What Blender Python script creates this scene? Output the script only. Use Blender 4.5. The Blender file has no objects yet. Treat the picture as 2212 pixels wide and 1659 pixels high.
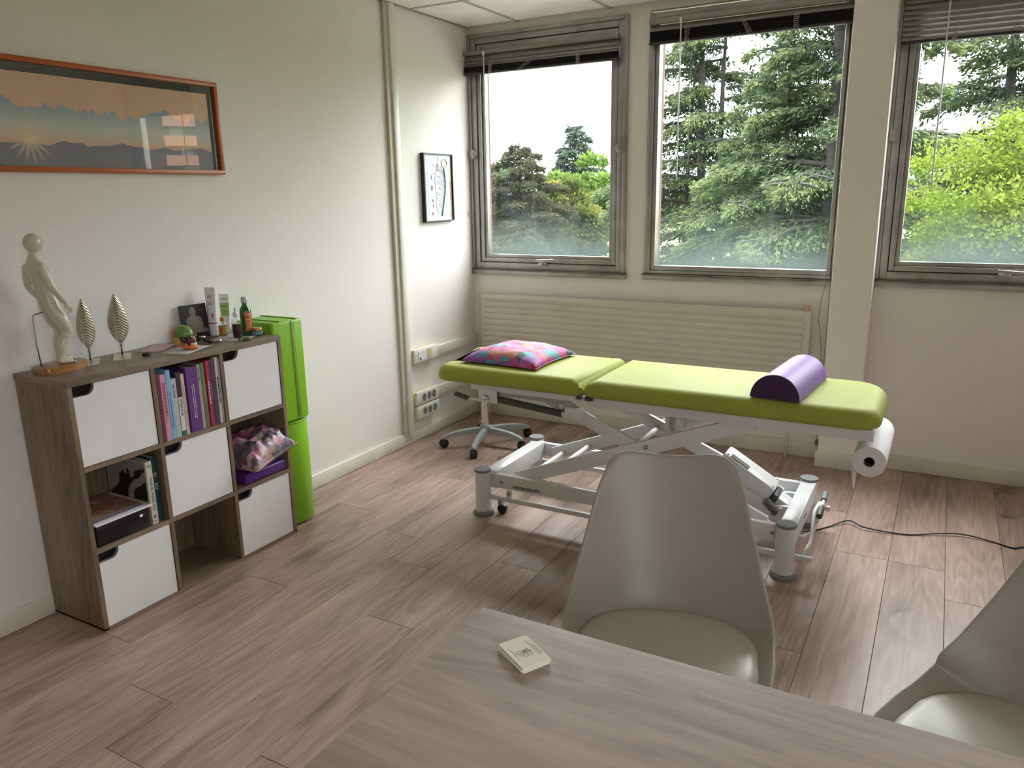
import bpy, bmesh, math, random
import numpy as np
from mathutils import Vector, Matrix, Euler, noise
random.seed(7); np.random.seed(7)
S = bpy.context.scene
COL = S.collection
PI = math.pi

# ------------------------------------------------------------------ camera, sky, light, exposure
cam_d = bpy.data.cameras.new('camera')
cam = bpy.data.objects.new('camera', cam_d); COL.objects.link(cam)
Rw = ((0.8737, 0.4853, -0.0170), (0.1022, -0.2178, -0.9706), (-0.4747, 0.8463, -0.2399))
r, d, f = [Vector(v).normalized() for v in Rw]
M = Matrix((( r.x, -d.x, -f.x), (r.y, -d.y, -f.y), (r.z, -d.z, -f.z)))
cam.matrix_world = Matrix.Translation((2.763, -4.430, 1.480)) @ M.to_4x4()
cam_d.sensor_width = 36.0
cam_d.lens = 1662.2 / 2212 * 36.0
cam_d.clip_end = 600
cam_d.clip_start = 0.05
S.camera = cam

S.view_settings.view_transform = 'Standard'
S.view_settings.look = 'None'
S.view_settings.gamma = 1.0
S.view_settings.use_curve_mapping = False
S.view_settings.exposure = 1.06
S.cycles.use_denoising = True
S.cycles.max_bounces = 10
S.cycles.diffuse_bounces = 6
S.cycles.glossy_bounces = 4
S.cycles.transmission_bounces = 8
S.cycles.transparent_max_bounces = 12
S.cycles.sample_clamp_indirect = 12.0
S.cycles.caustics_reflective = False
S.cycles.caustics_refractive = False

SKY = 15.0
world = bpy.data.worlds.new('overcast_sky'); S.world = world
world.use_nodes = True
wt = world.node_tree; wt.nodes.clear()
wo = wt.nodes.new('ShaderNodeOutputWorld'); wb = wt.nodes.new('ShaderNodeBackground')
wc = wt.nodes.new('ShaderNodeTexCoord'); wsx = wt.nodes.new('ShaderNodeSeparateXYZ')
wr = wt.nodes.new('ShaderNodeValToRGB')
wr.color_ramp.elements[0].position = 0.0; wr.color_ramp.elements[0].color = (0.028, 0.048, 0.012, 1)
wr.color_ramp.elements[1].position = 0.49; wr.color_ramp.elements[1].color = (0.028, 0.048, 0.012, 1)
for p_, c_ in ((0.495, (0.030, 0.035, 0.040, 1)), (0.51, (0.22, 0.235, 0.25, 1)), (0.60, (0.40, 0.41, 0.42, 1)), (0.8, (0.75, 0.75, 0.76, 1)), (1.0, (1, 0.99, 0.97, 1))):
    e = wr.color_ramp.elements.new(p_); e.color = c_
wm = wt.nodes.new('ShaderNodeMath'); wm.operation = 'MULTIPLY_ADD'; wm.inputs[1].default_value = 0.5; wm.inputs[2].default_value = 0.5
wt.links.new(wc.outputs['Generated'], wsx.inputs[0]); wt.links.new(wsx.outputs['Z'], wm.inputs[0])
wt.links.new(wm.outputs[0], wr.inputs[0]); wt.links.new(wr.outputs[0], wb.inputs[0]); wt.links.new(wb.outputs[0], wo.inputs[0])
wb.inputs[1].default_value = SKY

def portal(name, cx, cz, sx, sz):
    l = bpy.data.lights.new(name, 'AREA'); l.shape = 'RECTANGLE'; l.size = sx; l.size_y = sz
    l.cycles.is_portal = True
    o = bpy.data.objects.new(name, l); COL.objects.link(o)
    o.location = (cx, 0.14, cz); o.rotation_euler = (-PI/2, 0, 0)
portal('daylight_window', 0.52, 1.72, 1.0, 1.4)
portal('daylight_window', 1.73, 1.72, 1.0, 1.4)
portal('daylight_window', 2.93, 1.72, 1.0, 1.4)
def fill_portal(cx, cz, sx, sz):
    l = bpy.data.lights.new('fill_daylight', 'AREA'); l.shape = 'RECTANGLE'; l.size = sx; l.size_y = sz
    l.cycles.is_portal = True
    o = bpy.data.objects.new('fill_daylight', l); COL.objects.link(o)
    o.location = (4.12, cx, cz); o.rotation_euler = (PI/2, 0, PI/2)
fill_portal(-4.9, 1.65, 0.8, 1.4)  # portal of the unseen right-wall opening added for fill light

# ------------------------------------------------------------------ material helpers
class NT:
    def __init__(s, name):
        s.m = bpy.data.materials.new(name); s.m.use_nodes = True
        s.t = s.m.node_tree; s.t.nodes.clear()
        s.out = s.t.nodes.new('ShaderNodeOutputMaterial')
    def n(s, typ, ins=None, **kw):
        nd = s.t.nodes.new('ShaderNode' + typ)
        for k, v in kw.items(): setattr(nd, k, v)
        if ins:
            for k, v in ins.items():
                sock = nd.inputs[k]
                if isinstance(v, bpy.types.NodeSocket): s.t.links.new(v, sock)
                else: sock.default_value = v
        return nd
    def math(s, op, a, b=0.0, c=None, clamp=False):
        nd = s.t.nodes.new('ShaderNodeMath'); nd.operation = op; nd.use_clamp = clamp
        for i, v in enumerate((a, b) if c is None else (a, b, c)):
            if isinstance(v, bpy.types.NodeSocket): s.t.links.new(v, nd.inputs[i])
            else: nd.inputs[i].default_value = v
        return nd.outputs[0]
    def mix(s, fac, a, b, blend='MIX'):
        nd = s.t.nodes.new('ShaderNodeMix'); nd.data_type = 'RGBA'; nd.blend_type = blend
        for i, v in ((0, fac), (6, a), (7, b)):
            if isinstance(v, bpy.types.NodeSocket): s.t.links.new(v, nd.inputs[i])
            elif i == 0: nd.inputs[0].default_value = v
            else: nd.inputs[i].default_value = tuple(v) + (1,) if len(v) == 3 else v
        return nd.outputs[2]
    def ramp(s, fac, stops, interp='LINEAR'):
        nd = s.t.nodes.new('ShaderNodeValToRGB'); cr = nd.color_ramp; cr.interpolation = interp
        while len(cr.elements) > 1: cr.elements.remove(cr.elements[-1])
        cr.elements[0].position = stops[0][0]; cr.elements[0].color = tuple(stops[0][1]) + (1,)
        for p_, c_ in stops[1:]:
            e_ = cr.elements.new(p_); e_.color = tuple(c_) + (1,)
        s.t.links.new(fac, nd.inputs[0]); return nd.outputs[0]
    def bump(s, h, strength, dist=0.01):
        return s.n('Bump', {'Height': h, 'Strength': strength, 'Distance': dist}).outputs[0]
    def coord(s, which='Object', scale=(1,1,1), loc=(0,0,0), rot=(0,0,0)):
        c = s.n('TexCoord')
        return s.n('Mapping', {'Vector': c.outputs[which], 'Scale': scale, 'Location': loc, 'Rotation': rot}).outputs[0]
    def bsdf(s, color, rough=0.5, metal=0.0, normal=None, **kw):
        b = s.n('BsdfPrincipled', {'Roughness': rough, 'Metallic': metal})
        if isinstance(color, bpy.types.NodeSocket): s.t.links.new(color, b.inputs['Base Color'])
        else: b.inputs['Base Color'].default_value = tuple(color) + (1,)
        if normal is not None: s.t.links.new(normal, b.inputs['Normal'])
        for k, v in kw.items():
            k = k.replace('_', ' ')
            if isinstance(v, bpy.types.NodeSocket): s.t.links.new(v, b.inputs[k])
            else: b.inputs[k].default_value = v
        s.t.links.new(b.outputs[0], s.out.inputs[0])
        return s.m

def plain(name, color, rough=0.5, metal=0.0, bumps=None, var=0.04, **kw):
    n = NT(name)
    v = n.coord('Object')
    nz = n.n('TexNoise', {'Vector': v, 'Scale': 6.0, 'Detail': 3.0}).outputs[0]
    c2 = tuple(max(0, c * (1 - var * 2.2)) for c in color); c1 = tuple(min(1, c * (1 + var)) for c in color)
    col = n.ramp(nz, [(0.3, c2), (0.7, c1)])
    nm = None
    if bumps:
        h = n.n('TexNoise', {'Vector': v, 'Scale': bumps[0], 'Detail': 2.0}).outputs[0]
        nm = n.bump(h, bumps[1], bumps[2] if len(bumps) > 2 else 0.002)
    return n.bsdf(col, rough, metal, nm, **kw)

MT = {}
MT['wall'] = None
def wall_material(name, base, tex=True):
    n = NT(name); v = n.coord('Object')
    big = n.n('TexNoise', {'Vector': v, 'Scale': 1.3, 'Detail': 3.0}).outputs[0]
    col = n.ramp(big, [(0.3, tuple(c * 0.965 for c in base)), (0.7, base)])
    if tex:
        w1 = n.n('TexWave', {'Vector': n.coord('Object', rot=(PI*0.22, 0, 0)), 'Scale': 45.0, 'Distortion': 1.6, 'Detail': 1.0, 'Detail Scale': 2.0}, bands_direction='Z').outputs[1]
        w2 = n.n('TexWave', {'Vector': n.coord('Object', rot=(-PI*0.28, 0, 0)), 'Scale': 38.0, 'Distortion': 1.6, 'Detail': 1.0}, bands_direction='Z').outputs[1]
        h = n.math('ADD', w1, w2)
        nm = n.bump(h, 0.16, 0.0035)
    else:
        h = n.n('TexNoise', {'Vector': v, 'Scale': 140.0, 'Detail': 2.0}).outputs[0]
        nm = n.bump(h, 0.25, 0.002)
    return n.bsdf(col, 0.62, 0, nm)
MT['wallpaper'] = wall_material('woven_white_wallpaper', (0.85, 0.82, 0.80))
MT['wall'] = wall_material('painted_plaster', (0.85, 0.81, 0.765), False)
MT['ceiling'] = plain('ceiling_tile_white', (0.88, 0.87, 0.84), 0.9, bumps=(180, 0.3, 0.002))
MT['tbar'] = plain('ceiling_bar_grey', (0.42, 0.42, 0.40), 0.5)
MT['skirt'] = plain('cream_painted_wood', (0.72, 0.69, 0.60), 0.4, bumps=(30, 0.25, 0.003), var=0.06)
MT['trim'] = plain('white_painted_trim', (0.78, 0.77, 0.71), 0.4)

def oak(name, dark, mid, light, scale=1.0, knots=True, rough=0.42, axis='Y', spec=0.5):
    n = NT(name)
    tc = n.n('TexCoord'); info = n.n('ObjectInfo')
    off = n.n('CombineXYZ', {0: n.math('MULTIPLY', info.outputs['Random'], 37.0), 1: n.math('MULTIPLY', info.outputs['Random'], 91.0), 2: 0.0})
    v0 = n.n('VectorMath', {0: tc.outputs['Object'], 1: off.outputs[0]}, operation='ADD').outputs[0]
    if axis == 'X': v0 = n.n('Mapping', {'Vector': v0, 'Rotation': (0, 0, PI/2)}).outputs[0]
    if axis == 'Z': v0 = n.n('Mapping', {'Vector': v0, 'Rotation': (PI/2, 0, 0)}).outputs[0]
    vf = n.n('Mapping', {'Vector': v0, 'Scale': (60*scale, 2.6*scale, 60*scale)}).outputs[0]
    fine = n.n('TexNoise', {'Vector': vf, 'Scale': 1.6, 'Detail': 5.0, 'Roughness': 0.65}).outputs[0]
    vm = n.n('Mapping', {'Vector': v0, 'Scale': (9*scale, 1.15*scale, 9*scale)}).outputs[0]
    med = n.n('TexNoise', {'Vector': vm, 'Scale': 1.0, 'Detail': 2.0, 'Distortion': 0.4}).outputs[0]
    rings = n.math('SINE', n.math('MULTIPLY', med, 46.0))
    rings = n.math('MULTIPLY_ADD', rings, 0.5, 0.5)
    a = n.math('MULTIPLY_ADD', rings, 0.17, n.math('MULTIPLY_ADD', fine, 0.80, 0.03))
    big = n.n('TexNoise', {'Vector': n.n('Mapping', {'Vector': v0, 'Scale': (4*scale, 0.9*scale, 4*scale)}).outputs[0], 'Scale': 1.0, 'Detail': 2.0}).outputs[0]
    a = n.math('ADD', a, n.math('MULTIPLY_ADD', big, 1.15, -0.60))
    col = n.ramp(a, [(0.12, dark), (0.48, mid), (0.85, light)])
    tint = n.math('MULTIPLY_ADD', info.outputs['Random'], 0.22, 0.90)
    col = n.mix(1.0, col, n.n('CombineColor', {0: tint, 1: tint, 2: tint}).outputs[0], 'MULTIPLY')
    if knots:
        vk = n.n('Mapping', {'Vector': v0, 'Scale': (5.5*scale, 1.9*scale, 1)}).outputs[0]
        nk = n.n('TexNoise', {'Vector': vk, 'Scale': 3.0, 'Detail': 2.0}).outputs[1]
        vk2 = n.n('VectorMath', {0: vk, 1: n.n('VectorMath', {0: nk, 'Scale': 0.35}, operation='SCALE').outputs[0]}, operation='ADD').outputs[0]
        vo = n.n('TexVoronoi', {'Vector': vk2, 'Scale': 0.62}).outputs['Distance']
        kf = n.ramp(vo, [(0.0, (1, 1, 1)), (0.09, (0.75, 0.75, 0.75)), (0.23, (0, 0, 0))])
        kf = n.math('MULTIPLY', kf, n.math('GREATER_THAN', n.n('TexNoise', {'Vector': v0, 'Scale': 2.2}).outputs[0], 0.42))
        col = n.mix(n.math('MULTIPLY', kf, 0.85), col, tuple(c * 0.5 for c in dark))
    nm = n.bump(fine, 0.12, 0.002)
    return n.bsdf(col, rough, 0, nm, Specular_IOR_Level=spec)
MT['floor'] = oak('oak_laminate_floor', (0.17, 0.112, 0.088), (0.345, 0.235, 0.200), (0.49, 0.35, 0.305), 1.0, True, 0.40)
MT['desk'] = oak('pale_oak_desk', (0.225, 0.172, 0.150), (0.350, 0.275, 0.245), (0.45, 0.365, 0.33), 0.8, True, 0.38, 'X')
MT['shelfwood'] = oak('grey_brown_oak_shelf', (0.085, 0.058, 0.035), (0.185, 0.130, 0.083), (0.27, 0.20, 0.135), 1.3, False, 0.5, 'Z')
MT['shelftop'] = oak('grey_brown_oak_shelf_top', (0.12, 0.085, 0.058), (0.215, 0.158, 0.112), (0.31, 0.235, 0.175), 1.3, False, 0.42, 'Y')
MT['beech'] = oak('varnished_brown_wood', (0.20, 0.075, 0.022), (0.36, 0.15, 0.05), (0.5, 0.24, 0.09), 2.0, False, 0.2, 'Y')
MT['legwood'] = oak('beech_legs', (0.35, 0.22, 0.12), (0.5, 0.34, 0.2), (0.6, 0.43, 0.28), 2.0, False, 0.4, 'Z')
MT['white'] = plain('white_melamine', (0.80, 0.79, 0.80), 0.35, var=0.015)
MT['whiteedge'] = plain('grey_board_edge', (0.32, 0.31, 0.31), 0.6)
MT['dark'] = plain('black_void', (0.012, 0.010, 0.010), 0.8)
MT['alu'] = plain('brushed_aluminium', (0.43, 0.42, 0.41), 0.42, 0.75, bumps=(60, 0.15, 0.001), var=0.12)
MT['aludark'] = plain('weathered_aluminium', (0.20, 0.19, 0.17), 0.5, 0.6, var=0.2)
MT['gasket'] = plain('black_gasket', (0.02, 0.02, 0.02), 0.7)
MT['blind'] = plain('pewter_blind_slat', (0.30, 0.29, 0.265), 0.35, 0.6, var=0.04)
MT['blinddark'] = plain('charcoal_blind_slats', (0.040, 0.038, 0.040), 0.4, 0.3)
MT['clear'] = plain('clear_acrylic_rod', (0.82, 0.84, 0.88), 0.15)
MT['cord'] = plain('grey_blind_cord', (0.38, 0.36, 0.34), 0.7)
MT['radiator'] = plain('cream_enamel_radiator', (0.64, 0.60, 0.50), 0.4, var=0.03)
MT['vinyl'] = plain('lime_vinyl', (0.33, 0.375, 0.06), 0.6, bumps=(500, 0.12, 0.0006), var=0.025, Specular_IOR_Level=0.3)
MT['green'] = plain('bright_green_vinyl', (0.23, 0.50, 0.012), 0.38, bumps=(14, 0.15, 0.004), var=0.03)
MT['metalwhite'] = plain('white_powder_coat', (0.72, 0.73, 0.75), 0.3, var=0.02)
MT['greycap'] = plain('grey_rubber', (0.19, 0.20, 0.21), 0.5)
MT['darkgrey'] = plain('dark_grey_plastic', (0.07, 0.068, 0.062), 0.5)
MT['black'] = plain('black_plastic', (0.012, 0.012, 0.013), 0.3)
MT['chrome'] = plain('chrome', (0.75, 0.72, 0.70), 0.12, 1.0, var=0.02)
MT['steel'] = plain('steel', (0.45, 0.44, 0.43), 0.3, 0.9)
MT['gold'] = plain('pale_gold_metal', (0.68, 0.62, 0.47), 0.36, 0.75, var=0.06)
MT['stoolgrey'] = plain('grey_nylon', (0.30, 0.335, 0.355), 0.45)
MT['purple'] = plain('lilac_vinyl', (0.225, 0.115, 0.40), 0.5, bumps=(400, 0.1, 0.0006))
MT['purpledark'] = plain('dark_purple_vinyl', (0.05, 0.012, 0.075), 0.5)
MT['purpleblock'] = plain('purple_vinyl_block', (0.085, 0.022, 0.19), 0.4, bumps=(12, 0.2, 0.004))
MT['paper'] = plain('white_paper', (0.86, 0.86, 0.90), 0.8, var=0.015)
MT['papergrey'] = plain('pale_grey_paper', (0.62, 0.62, 0.63), 0.8)
MT['chair'] = plain('ivory_plastic', (0.33, 0.305, 0.268), 0.42, var=0.02)
MT['chairpad'] = plain('ivory_leatherette', (0.50, 0.48, 0.43), 0.38, bumps=(220, 0.08, 0.001), var=0.02)
MT['figure'] = plain('ivory_model_skin', (0.62, 0.575, 0.46), 0.28, bumps=(40, 0.2, 0.002), var=0.05)
MT['ink'] = plain('black_ink', (0.02, 0.02, 0.02), 0.6)
MT['inkgrey'] = plain('grey_ink', (0.30, 0.30, 0.29), 0.6)
MT['inkwhite'] = plain('white_ink', (0.75, 0.72, 0.75), 0.6)
MT['orange'] = plain('orange_frame', (0.47, 0.115, 0.022), 0.35, var=0.05)
MT['mount'] = plain('dark_grey_mount', (0.055, 0.058, 0.055), 0.7)
MT['outlet'] = plain('white_socket_plastic', (0.78, 0.78, 0.74), 0.35)
MT['outlety'] = plain('yellowed_socket_plastic', (0.66, 0.56, 0.30), 0.45)
MT['outletd'] = plain('grey_socket_well', (0.22, 0.22, 0.21), 0.5)
MT['cream'] = plain('cream_card', (0.82, 0.78, 0.68), 0.7, var=0.015)
MT['bark'] = plain('cedar_bark', (0.014, 0.012, 0.012), 0.9, bumps=(6, 0.6, 0.05), var=0.25)
MT['brick'] = None
for nm_, c_ in dict(pink=(0.62, 0.30, 0.42), sky=(0.22, 0.45, 0.68), lightgrey=(0.48, 0.48, 0.50), bblack=(0.03, 0.028, 0.035), sand=(0.60, 0.47, 0.36), violet=(0.13, 0.04, 0.22), tan=(0.40, 0.32, 0.27), olive=(0.13, 0.18, 0.085), red=(0.42, 0.03, 0.06), plum=(0.10, 0.035, 0.13), maroon=(0.13, 0.055, 0.06), bwhite=(0.68, 0.66, 0.66), teal=(0.008, 0.045, 0.05), ivory=(0.60, 0.54, 0.45), kraft=(0.34, 0.27, 0.19), dgreen=(0.02, 0.16, 0.13), bblue=(0.02, 0.16, 0.26)).items():
    MT[nm_] = plain('book_cover_' + nm_, c_, 0.45, var=0.03)

def glass_thin(name, tint=(0.9, 0.95, 0.95), dirt=0.0):
    n = NT(name)
    tr = n.n('BsdfTransparent', {0: tuple(tint) + (1,)}); gl = n.n('BsdfGlossy', {'Roughness': 0.02, 0: (1, 1, 1, 1)})
    fr = n.n('Fresnel', {'IOR': n.math('MULTIPLY_ADD', n.n('NewGeometry').outputs['Backfacing'], -0.634, 1.37)}).outputs[0]
    mx = n.n('MixShader', {0: fr, 1: tr.outputs[0], 2: gl.outputs[0]}).outputs[0]
    if dirt:
        g = n.n('SeparateXYZ', {0: n.n('TexCoord').outputs['Generated']}).outputs[2]
        nz = n.n('TexNoise', {'Vector': n.coord('Object', (3, 3, 1)), 'Scale': 2.5, 'Detail': 4.0}).outputs[0]
        h = n.math('ADD', g, n.math('MULTIPLY_ADD', nz, 0.16, -0.08))
        m = n.ramp(h, [(0.0, (0.62, 0.62, 0.62)), (0.018, (0.42, 0.42, 0.42)), (0.10, (0.14, 0.14, 0.14)), (0.22, (0.01, 0.01, 0.01)), (0.4, (0, 0, 0))])
        vo = n.n('TexVoronoi', {'Vector': n.coord('Object'), 'Scale': 42.0}).outputs['Distance']
        sp = n.math('MULTIPLY', n.math('LESS_THAN', vo, 0.10), n.math('LESS_THAN', g, 0.14))
        m = n.math('MAXIMUM', m, n.math('MULTIPLY', sp, 0.5))
        m = n.math('MULTIPLY', m, dirt)
        df = n.n('BsdfTranslucent', {0: (0.085, 0.105, 0.10, 1)})
        mx = n.n('MixShader', {0: m, 1: mx, 2: df.outputs[0]}).outputs[0]
    n.t.links.new(mx, n.out.inputs[0]); return n.m
MT['pane'] = glass_thin('window_glass', (0.96, 0.98, 0.97), 1.0)
MT['glass'] = glass_thin('clear_glass', (0.97, 0.98, 0.98))
MT['greenglass'] = glass_thin('green_bottle_glass', (0.05, 0.35, 0.06))
MT['film'] = glass_thin('clear_plastic_film', (0.75, 0.72, 0.78), 0.0)

# ------------------------------------------------------------------ geometry helpers
def basis(o):
    m = Matrix.LocRotScale(o.location, o.rotation_euler, o.scale)
    return basis(o.parent) @ m if o.parent else m
class MB:
    def __init__(s): s.b = bmesh.new()
    def merge(s, b2, mat=None):
        if mat is not None: bmesh.ops.transform(b2, matrix=mat, verts=b2.verts)
        me = bpy.data.meshes.new('t'); b2.to_mesh(me); b2.free(); s.b.from_mesh(me); bpy.data.meshes.remove(me); return s
    def box(s, a, b, bev=0.0, mat=None, seg=2):
        t = bmesh.new(); bmesh.ops.create_cube(t, size=1.0)
        c = [(a[i] + b[i]) / 2 for i in range(3)]; z = [abs(b[i] - a[i]) for i in range(3)]
        bmesh.ops.transform(t, matrix=Matrix.Translation(c) @ Matrix.Diagonal((z[0], z[1], z[2], 1)), verts=t.verts)
        if bev: bmesh.ops.bevel(t, geom=t.edges[:], offset=min(bev, min(z) * 0.49), segments=seg, affect='EDGES', profile=0.5)
        return s.merge(t, mat)
    def prism(s, pts, z0, z1, top=0.0, bot=0.0, seg=4, mat=None, prof=0.5):
        t = bmesh.new(); lo = [t.verts.new((p[0], p[1], z0)) for p in pts]; hi = [t.verts.new((p[0], p[1], z1)) for p in pts]
        n = len(pts)
        fb = t.faces.new(lo[::-1]); ft = t.faces.new(hi)
        for i in range(n): t.faces.new((lo[i], lo[(i+1) % n], hi[(i+1) % n], hi[i]))
        if top: bmesh.ops.bevel(t, geom=list(ft.edges), offset=top, segments=seg, affect='EDGES', profile=prof)
        t.faces.ensure_lookup_table()
        if bot:
            fbs = [f for f in t.faces if abs(f.normal.z + 1) < 0.01 or (len(f.verts) == n and f.calc_center_median().z < z0 + 1e-5)]
            if fbs: bmesh.ops.bevel(t, geom=list(fbs[0].edges), offset=bot, segments=2, affect='EDGES', profile=0.5)
        bmesh.ops.recalc_face_normals(t, faces=t.faces)
        return s.merge(t, mat)
    def tube(s, pts, r, n=10, closed=False, cap=True):
        t = bmesh.new(); pts = [Vector(p) for p in pts]; m = len(pts)
        rs = r if isinstance(r, (list, tuple)) else [r] * m
        prev = None; rings = []
        for i, p in enumerate(pts):
            if closed: tg = (pts[(i+1) % m] - pts[i-1])
            else: tg = (pts[min(i+1, m-1)] - pts[max(i-1, 0)])
            tg = tg.normalized() if tg.length > 1e-9 else Vector((0, 0, 1))
            if prev is None:
                up = Vector((0, 0, 1)) if abs(tg.z) < 0.9 else Vector((1, 0, 0))
                a = tg.cross(up).normalized()
            else:
                a = (prev - tg * prev.dot(tg)).normalized()
            prev = a; b_ = tg.cross(a)
            rings.append([t.verts.new(p + (a * math.cos(2*PI*k/n) + b_ * math.sin(2*PI*k/n)) * rs[i]) for k in range(n)])
        for i in range(m if closed else m - 1):
            A, B = rings[i], rings[(i+1) % m]
            for k in range(n): t.faces.new((A[k], A[(k+1) % n], B[(k+1) % n], B[k]))
        if cap and not closed: t.faces.new(rings[0][::-1]); t.faces.new(rings[-1])
        bmesh.ops.recalc_face_normals(t, faces=t.faces)
        return s.merge(t)
    def beam(s, p, q, w, h, up=(0, 0, 1), bev=0.002):
        p, q = Vector(p), Vector(q); x = (q - p); L = x.length; x.normalize()
        y = Vector(up).cross(x).normalized(); z = x.cross(y)
        m = Matrix((( x.x, y.x, z.x, p.x), (x.y, y.y, z.y, p.y), (x.z, y.z, z.z, p.z), (0, 0, 0, 1)))
        return s.box((0, -w/2, -h/2), (L, w/2, h/2), bev, m)
    def lathe(s, prof, n=28, loc=(0, 0, 0), mat=None, sx=1.0, sy=1.0, cap=True):
        t = bmesh.new(); rings = []
        for (rr, z) in prof:
            if rr < 1e-6: rings.append([t.verts.new((loc[0], loc[1], loc[2] + z))])
            else: rings.append([t.verts.new((loc[0] + sx*rr*math.cos(2*PI*k/n), loc[1] + sy*rr*math.sin(2*PI*k/n), loc[2] + z)) for k in range(n)])
        for A, B in zip(rings, rings[1:]):
            for k in range(n):
                a0, a1 = A[k % len(A)], A[(k+1) % len(A)]; b0, b1 = B[k % len(B)], B[(k+1) % len(B)]
                vs = []
                for v in (a0, a1, b1, b0):
                    if v not in vs: vs.append(v)
                if len(vs) > 2: t.faces.new(vs)
        for R_ in (rings[0], rings[-1]):
            if cap and len(R_) > 2: t.faces.new(R_)
        bmesh.ops.recalc_face_normals(t, faces=t.faces)
        return s.merge(t, mat)
    def grid(s, fn, nu, nv, wrapu=False):
        t = bmesh.new(); V = [[t.verts.new(fn(i / (nu if wrapu else nu - 1), j / (nv - 1))) for j in range(nv)] for i in range(nu)]
        for i in range(nu if wrapu else nu - 1):
            for j in range(nv - 1): t.faces.new((V[i][j], V[(i+1) % nu][j], V[(i+1) % nu][j+1], V[i][j+1]))
        return s.merge(t)
    def build(s, name, mat, parent=None, smooth=None, world=True):
        me = bpy.data.meshes.new(name); o = bpy.data.objects.new(name, me); COL.objects.link(o)
        if parent is not None:
            if world: bmesh.ops.transform(s.b, matrix=basis(parent).inverted(), verts=s.b.verts)
            o.parent = parent
        s.b.to_mesh(me); s.b.free()
        if isinstance(mat, (list, tuple)):
            for m_ in mat: me.materials.append(m_)
        else: me.materials.append(mat)
        if smooth:
            me.polygons.foreach_set('use_smooth', [True] * len(me.polygons))
            if smooth is not True:
                md = o.modifiers.new('edges', 'EDGE_SPLIT'); md.split_angle = math.radians(smooth)
        return o
def tag(o, label, cat, group=None, kind=None):
    if label: o['label'] = label
    if cat: o['category'] = cat
    if group: o['group'] = group
    if kind: o['kind'] = kind
    return o
def thing(name, loc, label, cat, group=None, rotz=0.0):
    o = bpy.data.objects.new(name, None); COL.objects.link(o); o.location = loc; o.rotation_euler = (0, 0, rotz)
    o.empty_display_size = 0.05
    return tag(o, label, cat, group)
def struct(o): o['kind'] = 'structure'; return o
def lab(o, label): o['label'] = label; return o
def copy_tree(o, parent=None):
    c = o.copy(); COL.objects.link(c)
    if parent is not None: c.parent = parent
    for ch in list(o.children): copy_tree(ch, c)
    return c
def mesh_np(name, verts, faces4, mat, parent=None, colors=None):
    me = bpy.data.meshes.new(name); nv = len(verts); nf = len(faces4); k = faces4.shape[1]
    me.vertices.add(nv); me.vertices.foreach_set('co', verts.astype(np.float32).ravel())
    me.loops.add(nf * k); me.loops.foreach_set('vertex_index', faces4.astype(np.int32).ravel())
    me.polygons.add(nf); me.polygons.foreach_set('loop_start', (np.arange(nf) * k).astype(np.int32))
    me.polygons.foreach_set('loop_total', np.full(nf, k, dtype=np.int32))
    if colors is not None:
        ca = me.color_attributes.new('tone', 'FLOAT_COLOR', 'POINT')
        ca.data.foreach_set('color', colors.astype(np.float32).ravel())
    me.update(calc_edges=True); me.materials.append(mat)
    o = bpy.data.objects.new(name, me); COL.objects.link(o)
    if parent is not None: o.parent = parent
    return o
def text(body, size, mat, parent, mw, name='lettering', ext=0.0003, align='LEFT', xs=1.0):
    cu = bpy.data.curves.new(name, 'FONT'); cu.body = body; cu.size = size; cu.extrude = ext; cu.align_x = align; cu.resolution_u = 2
    cu.materials.append(mat); o = bpy.data.objects.new(name, cu); COL.objects.link(o)
    o.parent = parent; m = basis(parent).inverted() @ mw @ Matrix.Diagonal((xs, 1, 1, 1))
    o.matrix_local = m
    me = bpy.data.meshes.new_from_object(o)
    q = bpy.data.objects.new(name, me); COL.objects.link(q); q.parent = parent; q.matrix_local = m
    if not me.materials: me.materials.append(mat)
    bpy.data.objects.remove(o); return q
def frame_m(origin, x, y):
    x = Vector(x).normalized(); y = Vector(y).normalized(); z = x.cross(y)
    return Matrix(((x.x, y.x, z.x, origin[0]), (x.y, y.y, z.y, origin[1]), (x.z, y.z, z.z, origin[2]), (0, 0, 0, 1)))
def rrect(x0, y0, x1, y1, r_, n=6):
    P = []
    rr = r_ if isinstance(r_, (list, tuple)) else [r_] * 4
    for (cx, cy, a, q) in ((x1-rr[0], y1-rr[0], 0, rr[0]), (x0+rr[1], y1-rr[1], 1, rr[1]), (x0+rr[2], y0+rr[2], 2, rr[2]), (x1-rr[3], y0+rr[3], 3, rr[3])):
        for k in range(n + 1):
            t = (a + k / n) * PI / 2; P.append((cx + q*math.cos(t), cy + q*math.sin(t)))
    return P

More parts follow.
